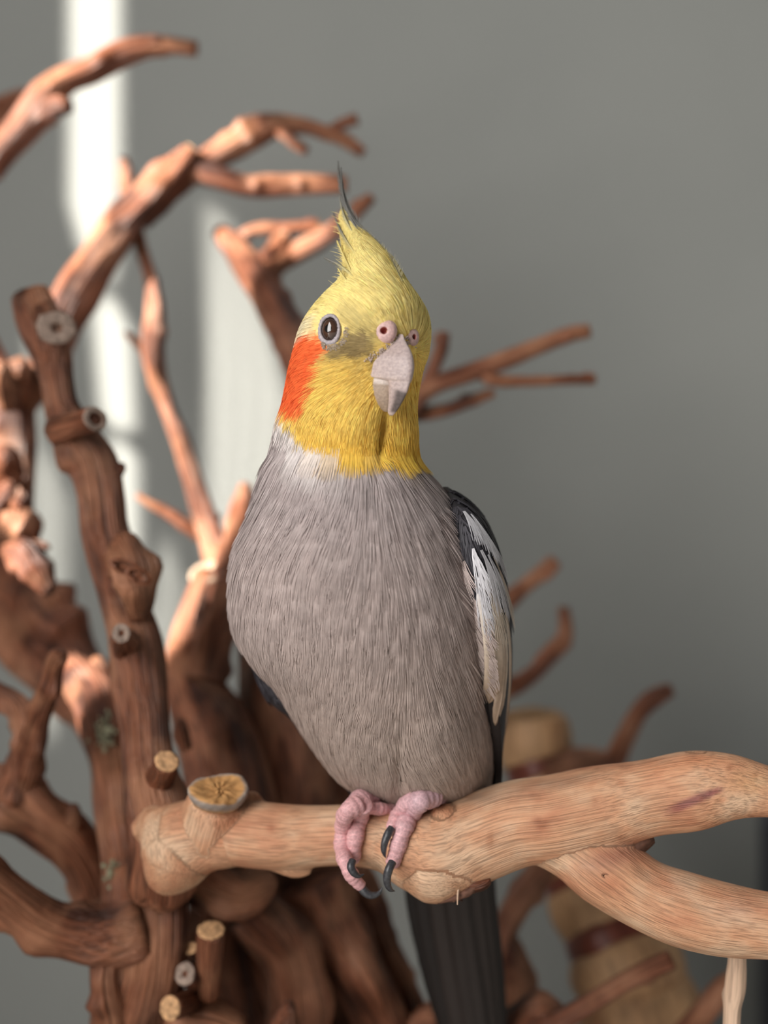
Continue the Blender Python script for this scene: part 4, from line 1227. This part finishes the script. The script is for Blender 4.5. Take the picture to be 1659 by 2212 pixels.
# ---- crest
CG = lin(160, 158, 152); CY = lin(253, 232, 152); CYG = lin(214, 204, 156)
def crest_feather(pts, cols, w, seed, barb_len=1.0, barb_gap=0.00032):
    """shaft with free barbs both sides; pts rows px,py,dist"""
    dj = (seed % 5) * 0.0003
    path = np.array([P(q[0], q[1], np.interp(q[1], [348, 452, 500, 530, 560, 590, 615, 640], [.335, .3305, .3264, .3219, .3175, .3131, .3102, .3080]) - 0.0004 - dj
                       + 0.0045 * abs((q[0] - np.interp(q[1], [452, 500, 560, 640], [746, 762, 795, 800])) / np.interp(q[1], [452, 640], [20, 95])) ** 2) for q in pts])
    pr, s = catmull(path, 0.0004)
    t = unit(np.gradient(pr, axis=0))
    n = unit(np.cross(t, np.cross(np.tile([0.15, -1.0, 0.2], (len(t), 1)), t)))
    b = np.cross(n, t)
    f = s / s[-1]
    rr = np.random.default_rng(seed)
    cols = np.asarray(cols); qs = np.linspace(0, 1, len(cols))
    Vv, Fq, Cc = [], [], []
    def cf(x): return np.array([np.interp(x, qs, cols[:, m]) for m in range(3)])
    # shaft
    seg = 6
    for k in range(len(pr)):
        r = 0.00033 * (1 - 0.75 * f[k]) + 0.00006
        for j in range(seg):
            a = 2 * np.pi * j / seg
            Vv.append(pr[k] + (n[k] * math.cos(a) + b[k] * math.sin(a)) * r); Cc.append(cf(f[k]) * 0.8)
    for k in range(len(pr) - 1):
        for j in range(seg):
            j2 = (j + 1) % seg
            Fq.append((k*seg + j, k*seg + j2, (k+1)*seg + j2, (k+1)*seg + j))
    for x in np.arange(0.04, 0.985, barb_gap / s[-1]):
        k = int(np.interp(x, f, np.arange(len(f))))
        for sd in (-1, 1):
            wl = w * (1 - x) ** 0.55 * (0.6 + 0.4 * min(1, x * 5)) * rr.uniform(0.75, 1.15) * barb_len
            lean = 0.9 + 1.6 * x
            p0 = pr[k]; d = unit(b[k] * sd + t[k] * lean)
            q = len(Vv)
            wv = unit(np.cross(n[k], d)) * 0.00010
            for u_ in (0, 0.5, 1):
                pp = p0 + d * wl * u_ + t[k] * wl * 0.35 * u_ * u_ - n[k] * 0.0004 * u_ * u_ + n[k] * 0.0002 * rr.normal() * u_
                ww = wv * (1 - 0.8 * u_)
                cc = cf(min(1, x + 0.05 * u_)) * rr.uniform(0.88, 1.12)
                Vv += [pp - ww, pp + ww]; Cc += [cc, cc]
            Fq += [(q, q + 1, q + 3, q + 2), (q + 2, q + 3, q + 5, q + 4)]
    return mesh_obj('crest_feather', Vv, Fq, M_plume, bird, col=Cc)
crest = [
    ([(850, 600, .318), (818, 540, .319), (778, 492, .322), (748, 440, .326), (735, 395, .329), (730, 348, .333)], [CY, CYG, CG * 0.8, CG * 0.55, CG * 0.45], .0036),
    ([(835, 590, .3165), (795, 528, .318), (762, 480, .321), (743, 430, .325), (738, 390, .328), (737, 362, .330)], [CY, CY, CG * 0.8, CG * 0.5, CG * 0.45], .0034),
    ([(868, 610, .320), (842, 560, .320), (805, 516, .322), (770, 484, .325), (748, 445, .328), (740, 415, .331)], [CYG, CG * 0.8, CG * 0.7, CG * 0.6], .0034),
    ([(812, 590, .3155), (785, 540, .317), (760, 500, .320), (742, 462, .324), (733, 425, .328)], [CY, CY, CYG, CG * 0.8], .0026),
    ([(790, 590, .3155), (768, 550, .317), (748, 520, .320), (733, 492, .323), (720, 458, .327)], [CY, CY, CG * 0.8, CG * 0.5], .0020),
    ([(825, 620, .314), (805, 570, .315), (785, 535, .318), (765, 505, .321), (750, 475, .324)], [CY, CY, CY, CYG], .0030),
    ([(795, 615, .3145), (775, 575, .316), (757, 545, .319), (745, 520, .322), (735, 498, .325)], [CY, CY, CY, CY], .0030),
    ([(770, 615, .316), (755, 580, .318), (744, 556, .321), (735, 535, .324), (728, 520, .327)], [CY, CY, CY, CY], .0028),
    ([(765, 600, .319), (745, 582, .321), (728, 570, .324), (712, 562, .327), (700, 556, .330)], [CY, CYG, CG, CG * 0.8], .0016),
    ([(760, 630, .317), (747, 605, .319), (738, 592, .322), (730, 580, .325)], [CY, CY, CY, CY], .0026),
    ([(850, 630, .315), (832, 585, .316), (808, 545, .318), (785, 515, .321), (765, 490, .324)], [CY, CYG, CY, CYG], .0030),
    ([(755, 648, .317), (740, 628, .319), (730, 618, .321), (720, 612, .323)], [CY, CY, CY], .0022)]
for i, (pts, cols, w) in enumerate(crest):
    crest_feather(pts, cols, w, 500 + i)

# loose barbs along the back edge of the crest
def crest_fringe():
    rr = np.random.default_rng(66)
    Vv, Fq, Cc = [], [], []
    for i in range(120):
        y = rr.uniform(470, 635)
        x = np.interp(y, [462, 500, 560, 600, 640], [741, 746, 752, 748, 728]) + rr.uniform(-4, 16)
        d = np.interp(y, [452, 500, 560, 640], [.3305, .3285, .3245, .319]) + rr.uniform(-0.001, 0.001)
        p = P(x, y, d)
        a = math.radians(rr.uniform(100, 150)); L = rr.uniform(0.0014, 0.0032)
        dr = np.array([math.cos(a), rr.uniform(-0.1, 0.5), math.sin(a)]); bend = np.array([-0.9, 0.2, -0.5 * rr.uniform(0, 1)])
        q = len(Vv); c = CY * rr.uniform(0.8, 1.05)
        for t_ in np.linspace(0, 1, 6):
            pp = p + dr * L * t_ + bend * L * 0.45 * t_ * t_
            w = np.array([0.00007 * (1 - 0.8 * t_), 0, 0.00005 * (1 - 0.8 * t_)])
            Vv += [pp - w, pp + w]; Cc += [c, c]
        for k in range(5):
            Fq.append((q + 2*k, q + 2*k + 1, q + 2*k + 3, q + 2*k + 2))
    o = mesh_obj('crest_fringe', Vv, Fq, M_plume, bird, col=Cc); o['kind'] = 'stuff'
crest_fringe()
# ---- eyes
def eye_mat():
    m, n, l, b = new_mat('eye_brown')
    tc = n.new('ShaderNodeTexCoord')
    sp = n.new('ShaderNodeVectorMath'); sp.operation = 'LENGTH'
    mp = n.new('ShaderNodeMapping'); mp.inputs['Scale'].default_value = (1, 1, 0)
    l.new(tc.outputs['Object'], mp.inputs['Vector']); l.new(mp.outputs['Vector'], sp.inputs[0])
    mu = n.new('ShaderNodeMath'); mu.operation = 'MULTIPLY'; mu.inputs[1].default_value = 1 / 0.003
    l.new(sp.outputs['Value'], mu.inputs[0])
    r = ramp(n, [(0.0, (0.004, 0.003, 0.003)), (0.27, (0.005, 0.004, 0.004)), (0.33, (0.075, 0.035, 0.02)), (0.6, (0.05, 0.025, 0.016)), (0.85, (0.02, 0.01, 0.008))])
    l.new(mu.outputs[0], r.inputs['Fac']); l.new(r.outputs['Color'], b.inputs['Base Color'])
    b.inputs['Roughness'].default_value = 0.06
    b.inputs['Coat Weight'].default_value = 1.0
    b.inputs['Coat Roughness'].default_value = 0.02
    return m
M_eye = eye_mat()
def eye(px, py, rpx, toward=None, sink=0.14):
    loc, nor = hit(body_bvh, px, py)
    if toward is not None: nor = unit(toward)
    R = rpx * loc[1] / F
    u = unit(np.cross(nor, (0, 0, 1.0))); v = np.cross(u, nor)
    # eyeball in local coordinates: +z looks out
    nv, nu = 24, 32
    Vv = []
    for i in range(nv):
        th = math.pi * (i + 0.5) / nv
        for j in range(nu):
            ph = 2 * math.pi * j / nu
            Vv.append((R * 0.95 * math.sin(th) * math.cos(ph), R * 1.18 * math.sin(th) * math.sin(ph), R * 0.8 * math.cos(th)))
    Fq = []
    for i in range(nv - 1):
        for j in range(nu):
            j2 = (j + 1) % nu
            Fq.append((i*nu + j, (i+1)*nu + j, (i+1)*nu + j2, i*nu + j2))
    Fq += [tuple(range(nu)), tuple(range(nv*nu - 1, (nv-1)*nu - 1, -1))]
    o = mesh_obj('eye', Vv, Fq, M_eye, None)
    from mathutils import Matrix
    c = loc - nor * R * sink
    Mx = Matrix(((u[0], v[0], nor[0], c[0]), (u[1], v[1], nor[1], c[1]), (u[2], v[2], nor[2], c[2]), (0, 0, 0, 1)))
    o.matrix_world = Mx
    o.parent = bird; o.matrix_parent_inverse = bird.matrix_basis.inverted()
    # eyelid: warty bluish ring
    rr = np.random.default_rng(3)
    seg, sec = 72, 10
    Vv, Cc = [], []
    for i in range(seg):
        a = 2 * math.pi * i / seg
        for j in range(sec):
            b_ = 2 * math.pi * j / sec
            wart = 1 + 0.22 * math.sin(i * 2.1) * math.sin(j * 1.9) + 0.1 * rr.normal()
            fat = 0.8 + 0.45 * max(0.0, -math.sin(a)) + 0.3 * max(0.0, math.cos(a))
            rad = R * (0.96 + 0.17 * fat) + R * 0.19 * fat * math.cos(b_) * wart
            h = R * 0.17 * math.sin(b_) * wart
            Vv.append((rad * math.cos(a) * 0.90, rad * math.sin(a) * 1.15, R * 0.42 + h - R * 0.22 * (rad / R - 1.0)))
            Cc.append(lin(176, 168, 172) * rr.uniform(0.75, 1.08))
    Fq = []
    for i in range(seg):
        i2 = (i + 1) % seg
        for j in range(sec):
            j2 = (j + 1) % sec
            Fq.append((i*sec + j, i2*sec + j, i2*sec + j2, i*sec + j2))
    lid = mesh_obj('eyelid', Vv, Fq, M_bare, None, col=Cc)
    lid.parent = o
    return o
eye(715, 712, 23.5, toward=(-0.42, -0.90, 0.05))
# the far eye, mirrored across the head's midplane
yaw = math.radians(33)
fw = np.array([math.sin(yaw), -math.cos(yaw), 0.0])
def far_eye():
    c = P(786, 735, .3225)
    d = unit(np.array([0.985, -0.02, -0.10]))
    loc, nor, i_, ds = body_bvh.ray_cast(Vector(c), Vector(d))
    return np.array(loc), d
fe, fed = far_eye()
_h = hit
def hit(bvh, px, py):
    if px is None: return fe, fed
    return _h(bvh, px, py)
eye(None, None, 22, toward=fed, sink=0.75)
hit = _h

# ---- bill, built in the head's own frame
roll = math.radians(8)
rt = np.array([-math.cos(yaw), -math.sin(yaw), 0.0])
up = np.array([0, 0, 1.0])
# roll about the viewing axis (bird's left side lower)
def rot_y(v, a):
    x, y, z = v
    return np.array([x * math.cos(a) + z * math.sin(a), y, -x * math.sin(a) + z * math.cos(a)])
fwr, rtr, upr = rot_y(fw, roll), rot_y(rt, roll), rot_y(up, roll)
HB = P(866, 728, BEAK_O[1] - 0.0004)
def head(f, s, z): return HB + (fwr * f + rtr * s + upr * z) * 0.001

def bill(name, rows, col_fn, n=96, seg=44, mat=M_beak, back=0.5, expo=0.64):
    R = np.array(rows, float)     # z, f of ridge, half width, depth back
    zq = np.linspace(R[0, 0], R[-1, 0], n)
    tb = pchip(-R[:, 0], R[:, 1:], -zq)
    Vv, Cc = [], []
    rr = np.random.default_rng(31)
    for k in range(n):
        f0, w, bk = tb[k]
        for j in range(seg):
            a = 2 * math.pi * j / seg
            ca, sa = math.cos(a), math.sin(a)
            if ca >= 0:      # front: ridge, pinched into a keel
                pq = math.asin(sa) / (math.pi / 2)
                s = w * pq; f = f0 - bk * ((pq * pq + 0.012) ** expo - 0.012 ** expo)
            else:
                s = w * sa; f = f0 - bk + bk * back * ca
            Vv.append(head(f, s, zq[k])); Cc.append(col_fn(zq[k], s / max(w, 0.1), ca) * rr.uniform(0.93, 1.05))
    Fq = []
    for k in range(n - 1):
        for j in range(seg):
            j2 = (j + 1) % seg
            Fq.append((k*seg + j, k*seg + j2, (k+1)*seg + j2, (k+1)*seg + j))
    Fq += [tuple(range(seg - 1, -1, -1)), tuple(range((n-1)*seg, n*seg))]
    return mesh_obj(name, Vv, Fq, mat, bird, col=Cc)
HORN, HORN2, HTIP = lin(184, 166, 161), lin(158, 146, 150), lin(60, 52, 50)
def up_col(z, s, ca):
    c = HORN * (1 - 0.35 * max(ca, 0)) + HORN2 * 0.35 * max(ca, 0)
    pale = math.exp(-((z + 9.6) / 0.5) ** 2) * (0.25 if ca < 0.8 else 0.05)
    c = c * (1 - pale) + lin(225, 210, 200) * pale
    k = float(smooth(-11.8, -12.8, z - 0.8 * s)) * float(smooth(0.95, 0.55, s)) * float(smooth(-17.0, -16.2, z))
    return c * (1 - 0.85 * k) + HTIP * 0.85 * k
upper = bill('upper_beak', [(0.6, 0.6, 0.6, 2.0), (-0.6, 1.6, 1.3, 3.2), (-1.8, 3.0, 2.3, 5.0), (-3.2, 4.5, 3.5, 7.0), (-5.0, 5.6, 5.1, 9.0), (-7.0, 6.2, 5.4, 9.8), (-8.8, 6.1, 5.1, 9.2), (-9.6, 5.9, 4.6, 8.2),
              (-9.95, 5.85, 2.5, 4.4), (-12.0, 5.3, 2.0, 3.6), (-13.5, 4.5, 1.65, 3.0), (-15.2, 3.3, 1.2, 2.3), (-16.6, 2.0, 0.8, 1.6), (-17.3, 1.1, 0.3, 0.7)], up_col)
def low_col(z, s, ca):
    k = 0.8 * float(smooth(-11.2, -10.4, z))
    return lin(160, 141, 124) * (1 - k) + lin(214, 203, 196) * k
lower = bill('lower_beak', [(-7.6, 1.0, 4.3, 4.6), (-9.0, 1.1, 5.2, 4.8), (-11.0, 0.9, 4.9, 4.6), (-13.0, 0.5, 4.0, 3.8), (-14.8, -0.2, 2.8, 2.8), (-16.0, -0.9, 1.1, 1.4), (-16.5, -1.4, 0.3, 0.6)], low_col, expo=1.0)

# ---- cere with nostrils
def cere(px, py, rpx, axis, nm):
    loc = np.mean([_h(body_bvh, px + dx, py + dy)[0] for dx, dy in ((0, -22), (0, 22), (-16, 0), (14, 0)) if _h(body_bvh, px + dx, py + dy)[0] is not None], axis=0)
    loc = P(px, py, loc[1])
    ax = unit(axis); u = unit(np.cross(ax, (0, 0, 1.0))); v = np.cross(u, ax)
    R = rpx * loc[1] / F
    prof = [(1.35, -0.4), (1.2, -0.02), (1.02, 0.13), (0.82, 0.22), (0.58, 0.27), (0.42, 0.265), (0.36, 0.20), (0.33, 0.0), (0.30, -0.4), (0.24, -0.62), (0.02, -0.68)]
    seg = 36; Vv, Cc = [], []
    rr = np.random.default_rng(8)
    for i, (pr, ph) in enumerate(prof):
        for j in range(seg):
            a = 2 * math.pi * j / seg
            Vv.append(loc + (u * math.cos(a) * 1.0 + v * math.sin(a) * 1.02) * R * pr * (1 + 0.03 * math.sin(3*a + 1)) + ax * R * (ph + 0.08))
            base = lin(206, 172, 168) if pr > 0.4 else lin(176, 100, 94)
            Cc.append(base * rr.uniform(0.9, 1.06))
    Fq = []
    for k in range(len(prof) - 1):
        for j in range(seg):
            j2 = (j + 1) % seg
            Fq.append((k*seg + j, k*seg + j2, (k+1)*seg + j2, (k+1)*seg + j))
    Fq.append(tuple(range((len(prof)-1)*seg, len(prof)*seg)))
    return mesh_obj(nm, Vv, Fq, M_bare, bird, col=Cc)
cere(830, 715, 20.5, (-0.18, -0.98, 0.06), 'cere')
cere(892, 728, 15, (0.66, -0.74, 0.0), 'cere')
def saddle():
    """bare warty skin between the nostrils and the horn"""
    rr = np.random.default_rng(15)
    Vv, Cc, Fq = [], [], []
    for i in range(330):
        x, y = 864 + rr.normal() * 15, 736 + rr.normal() * 7
        if i > 150:
            a_ = rr.uniform(-2.3, 0.1); q_ = rr.uniform(0.95, 1.28) ; x = 716 + 30 * q_ * math.cos(a_); y = 712 - 37 * q_ * math.sin(a_)
        elif i > 70:
            t_ = rr.uniform(0, 1); x = 855 - 62 * t_ + rr.normal() * 4; y = 744 + 34 * t_ ** 1.3 + rr.normal() * 4
        loc, nor = _h(body_bvh, x, y)
        if loc is None: continue
        r = rr.uniform(0.00014, 0.00026); q = len(Vv)
        c = loc + nor * (0.00022 if i > 150 else 0.0003)
        u = unit(np.cross(nor, (0, 0, 1.0))); v = np.cross(u, nor)
        cc = (lin(188, 170, 158) if i <= 150 else lin(160, 146, 130)) * rr.uniform(0.8, 1.1)
        for (pr, ph) in ((1.0, -0.9), (0.95, 0.1), (0.55, 0.7)):
            for j in range(7):
                a = 2 * math.pi * j / 7
                Vv.append(c + (u * math.cos(a) + v * math.sin(a)) * r * pr + nor * r * ph); Cc.append(cc)
        Vv.append(c + nor * r * 0.95); Cc.append(cc)
        for k in range(2):
            for j in range(7):
                j2 = (j + 1) % 7
                Fq.append((q + k*7 + j, q + k*7 + j2, q + (k+1)*7 + j2, q + (k+1)*7 + j))
        for j in range(7): Fq.append((q + 14 + j, q + 14 + (j + 1) % 7, q + 21))
    o = mesh_obj('bill_skin', Vv, Fq, M_bare, bird, col=Cc); o['kind'] = 'stuff'
saddle()

# ---- feet on the perch
perch_bvh = BVHTree.FromObject(perch, bpy.context.evaluated_depsgraph_get())
PINK, PINK2, MAUVE = lin(216, 168, 168), lin(198, 150, 154), lin(182, 160, 170)
def toe_geo(pts, seg=16, ring=0.0013, amp=0.13, seed=0, grey=0.0):
    path = np.array(pts, float)
    pr, s = catmull(path, 0.00028)
    c, r = pr[:, :3], pr[:, 3]
    t, N, Bn = frames(c)
    # each joint pad swells the underside, scutes ring the top
    rr = np.random.default_rng(seed)
    Vv, Cc = [], []
    L = s[-1]
    for k in range(len(c)):
        d_end = min(1, (L - s[k]) / (r[k] * 0.9) + 0.05)
        rad = r[k] * math.sqrt(max(0.05, 1 - (1 - d_end) ** 2)) * (1 + 0.07 * math.sin(2 * math.pi * s[k] / 0.0048))
        for j in range(seg):
            a = 2 * math.pi * j / seg
            sc = abs(math.sin(math.pi * s[k] / ring + 0.35 * math.sin(a * 2)))
            rr2 = rad * (1 + amp * (sc ** 0.6 - 0.6))
            Vv.append(c[k] + (N[k] * math.cos(a) + Bn[k] * math.sin(a)) * rr2)
            g = grey * (1 - s[k] / L)
            col = (PINK * (1 - 0.3) + PINK2 * 0.3) * (1 - g) + MAUVE * g
            edge = 1.22 if sc < 0.35 else 1.0
            Cc.append(col * edge * rr.uniform(0.9, 1.06))
    Fq = []
    for k in range(len(c) - 1):
        for j in range(seg):
            j2 = (j + 1) % seg
            Fq.append((k*seg + j, k*seg + j2, (k+1)*seg + j2, (k+1)*seg + j))
    Fq += [tuple(range(seg - 1, -1, -1)), tuple(range((len(c)-1)*seg, len(c)*seg))]
    return Vv, Fq, Cc
def on_perch(pts, sink=0.55):
    out = []
    for (x, y, r, extra) in pts:
        loc, nor = _h(perch_bvh, x, y)
        d = .334 if loc is None else loc[1]
        rm = r * d / F
        d = d - rm * sink - extra
        out.append([*P(x, y, d), r * d / F])
    # keep the toe smooth in depth
    o = np.array(out)
    return o
def toe(parent, pts, seed, grey=0.0, sink=0.55, depth=None):
    p = on_perch(pts, sink)
    if depth is not None:
        for i, d in enumerate(depth):
            if d is not None: p[i] = [*P(pts[i][0], pts[i][1], d), pts[i][2] * d / F]
    Vv, Fq, Cc = toe_geo(p, seed=seed, grey=grey)
    return mesh_obj('toe', Vv, Fq, M_skin, parent, col=Cc), p
def claw(parent, pts):
    path = np.array([[*P(x, y, d), r * d / F] for (x, y, d, r) in pts])
    V2, F2, G2, fr = tube_geo(path, seg=14, step=0.00025, amp=0.02, seed=9, end='none')
    return mesh_obj('claw', V2, F2, M_claw, parent)

def foot(parts):
    Vv, Fq, Cc = toe_geo(np.array([[*P(x, y, d), r * d / F] for (x, y, d, r) in parts]), seed=4, grey=0.8, ring=0.0010)
    return mesh_obj('foot', Vv, Fq, M_skin, bird, col=Cc)
# bird's right foot (the one nearer the cut stub)
fa = foot([(850, 1690, .347, 20), (815, 1712, .341, 22), (785, 1728, .335, 24), (765, 1742, .331, 23), (752, 1765, .3292, 17)])
t1, p1 = toe(fa, [(775, 1738, 22, .001), (750, 1752, 19, .0006), (740, 1790, 17, 0), (739, 1830, 17, 0), (748, 1868, 16, 0), (765, 1898, 15, 0), (784, 1918, 12, 0)], 1,
             depth=[.3305, .3285, None, None, .3285, .329, .330])
claw(fa, [(776, 1910, .3300, 9), (788, 1926, .3295, 10), (800, 1934, .3292, 8.5), (814, 1932, .3290, 6), (822, 1925, .3290, 3.5), (826, 1916, .3290, 0.8)])
t2, p2 = toe(fa, [(785, 1738, 20, .001), (778, 1765, 18, .0006), (769, 1800, 18, 0), (764, 1832, 17, 0), (764, 1862, 14, 0)], 2, depth=[.3300, None, None, None, None])
claw(fa, [(762, 1858, .3255, 8), (758, 1872, .3245, 9), (765, 1886, .3245, 8), (776, 1892, .3250, 5), (787, 1888, .3255, 0.8)])
t3, p3 = toe(fa, [(780, 1742, 16, 0), (805, 1746, 14, 0), (832, 1748, 13, 0), (862, 1750, 11, 0)], 3, depth=[.331, .3335, .336, .340])
toe(fa, [(778, 1748, 14, 0), (775, 1745, 13, 0), (768, 1750, 12, 0), (760, 1775, 10, 0)], 5, depth=[.333, .339, .347, .353])
# bird's left foot (under the thigh)
fb = foot([(985, 1705, .345, 22), (958, 1712, .339, 24), (935, 1718, .334, 24), (912, 1730, .330, 22), (895, 1750, .3285, 17)])
t4, p4 = toe(fb, [(940, 1718, 23, 0), (908, 1730, 23, .0004), (886, 1758, 22, .0004), (872, 1790, 20, .0002), (862, 1820, 18, 0), (853, 1850, 17, 0), (846, 1872, 13, 0)], 6, grey=0.7,
             depth=[.333, .329, None, None, None, None, None])
claw(fb, [(848, 1862, .3245, 9), (841, 1876, .3235, 9.5), (836, 1895, .3235, 9), (838, 1912, .3240, 7.5), (844, 1922, .3245, 5), (853, 1925, .325, 0.8)])
t5, p5 = toe(fb, [(915, 1722, 20, 0), (886, 1730, 18, .0004), (864, 1756, 17, 0), (850, 1780, 15, 0), (842, 1796, 12, 0)], 7, grey=0.5, depth=[.332, .3305, None, None, None])
claw(fb, [(846, 1788, .3285, 8), (838, 1802, .3275, 9), (831, 1820, .3270, 8), (829, 1838, .3272, 6), (833, 1853, .328, 0.8)])
toe(fb, [(945, 1722, 18, 0), (962, 1728, 16, 0), (985, 1735, 13, 0)], 8, depth=[.334, .339, .346], grey=0.5)
toe(fb, [(938, 1722, 18, 0), (935, 1722, 16, 0), (925, 1735, 13, 0)], 10, depth=[.335, .342, .35], grey=0.5)

# ---- tail
TD, TD2 = lin(47, 40, 37), lin(33, 28, 26)
tails = [([(905, 1790), (900, 1930), (930, 2080), (975, 2230), (1040, 2420)], 26, .376, .398, TD2 * 0.7), ([(1045, 1790), (1052, 1930), (1068, 2080), (1078, 2230), (1085, 2420)], 20, .376, .398, TD2 * 0.8),
         ([(925, 1790), (922, 1930), (948, 2080), (985, 2230), (1045, 2440)], 30, .374, .396, TD2), ([(1030, 1790), (1034, 1930), (1050, 2080), (1064, 2230), (1078, 2440)], 24, .374, .396, TD),
         ([(950, 1790), (955, 1930), (978, 2080), (1005, 2230), (1050, 2460)], 32, .372, .394, TD), ([(1005, 1790), (1012, 1930), (1030, 2080), (1048, 2230), (1070, 2460)], 28, .372, .394, TD * 1.15),
         ([(978, 1790), (985, 1930), (1006, 2080), (1028, 2230), (1060, 2560)], 26, .370, .392, TD * 0.85)]
for i, (pts, hw, d0, d1, c0) in enumerate(tails):
    rows, nr = [], []
    for k, (x, y) in enumerate(pts):
        d = d0 + (d1 - d0) * (y - 1790) / 440
        rows.append([*P(x, y, d), hw * d / F]); nr.append(unit([0.12 * (i % 2 * 2 - 1), -1, -0.25]))
    vane('tail_feather', rows, [c0, c0, c0], bird, seed=90 + i, normal=nr, barbs=0.05, thick=0.0004)
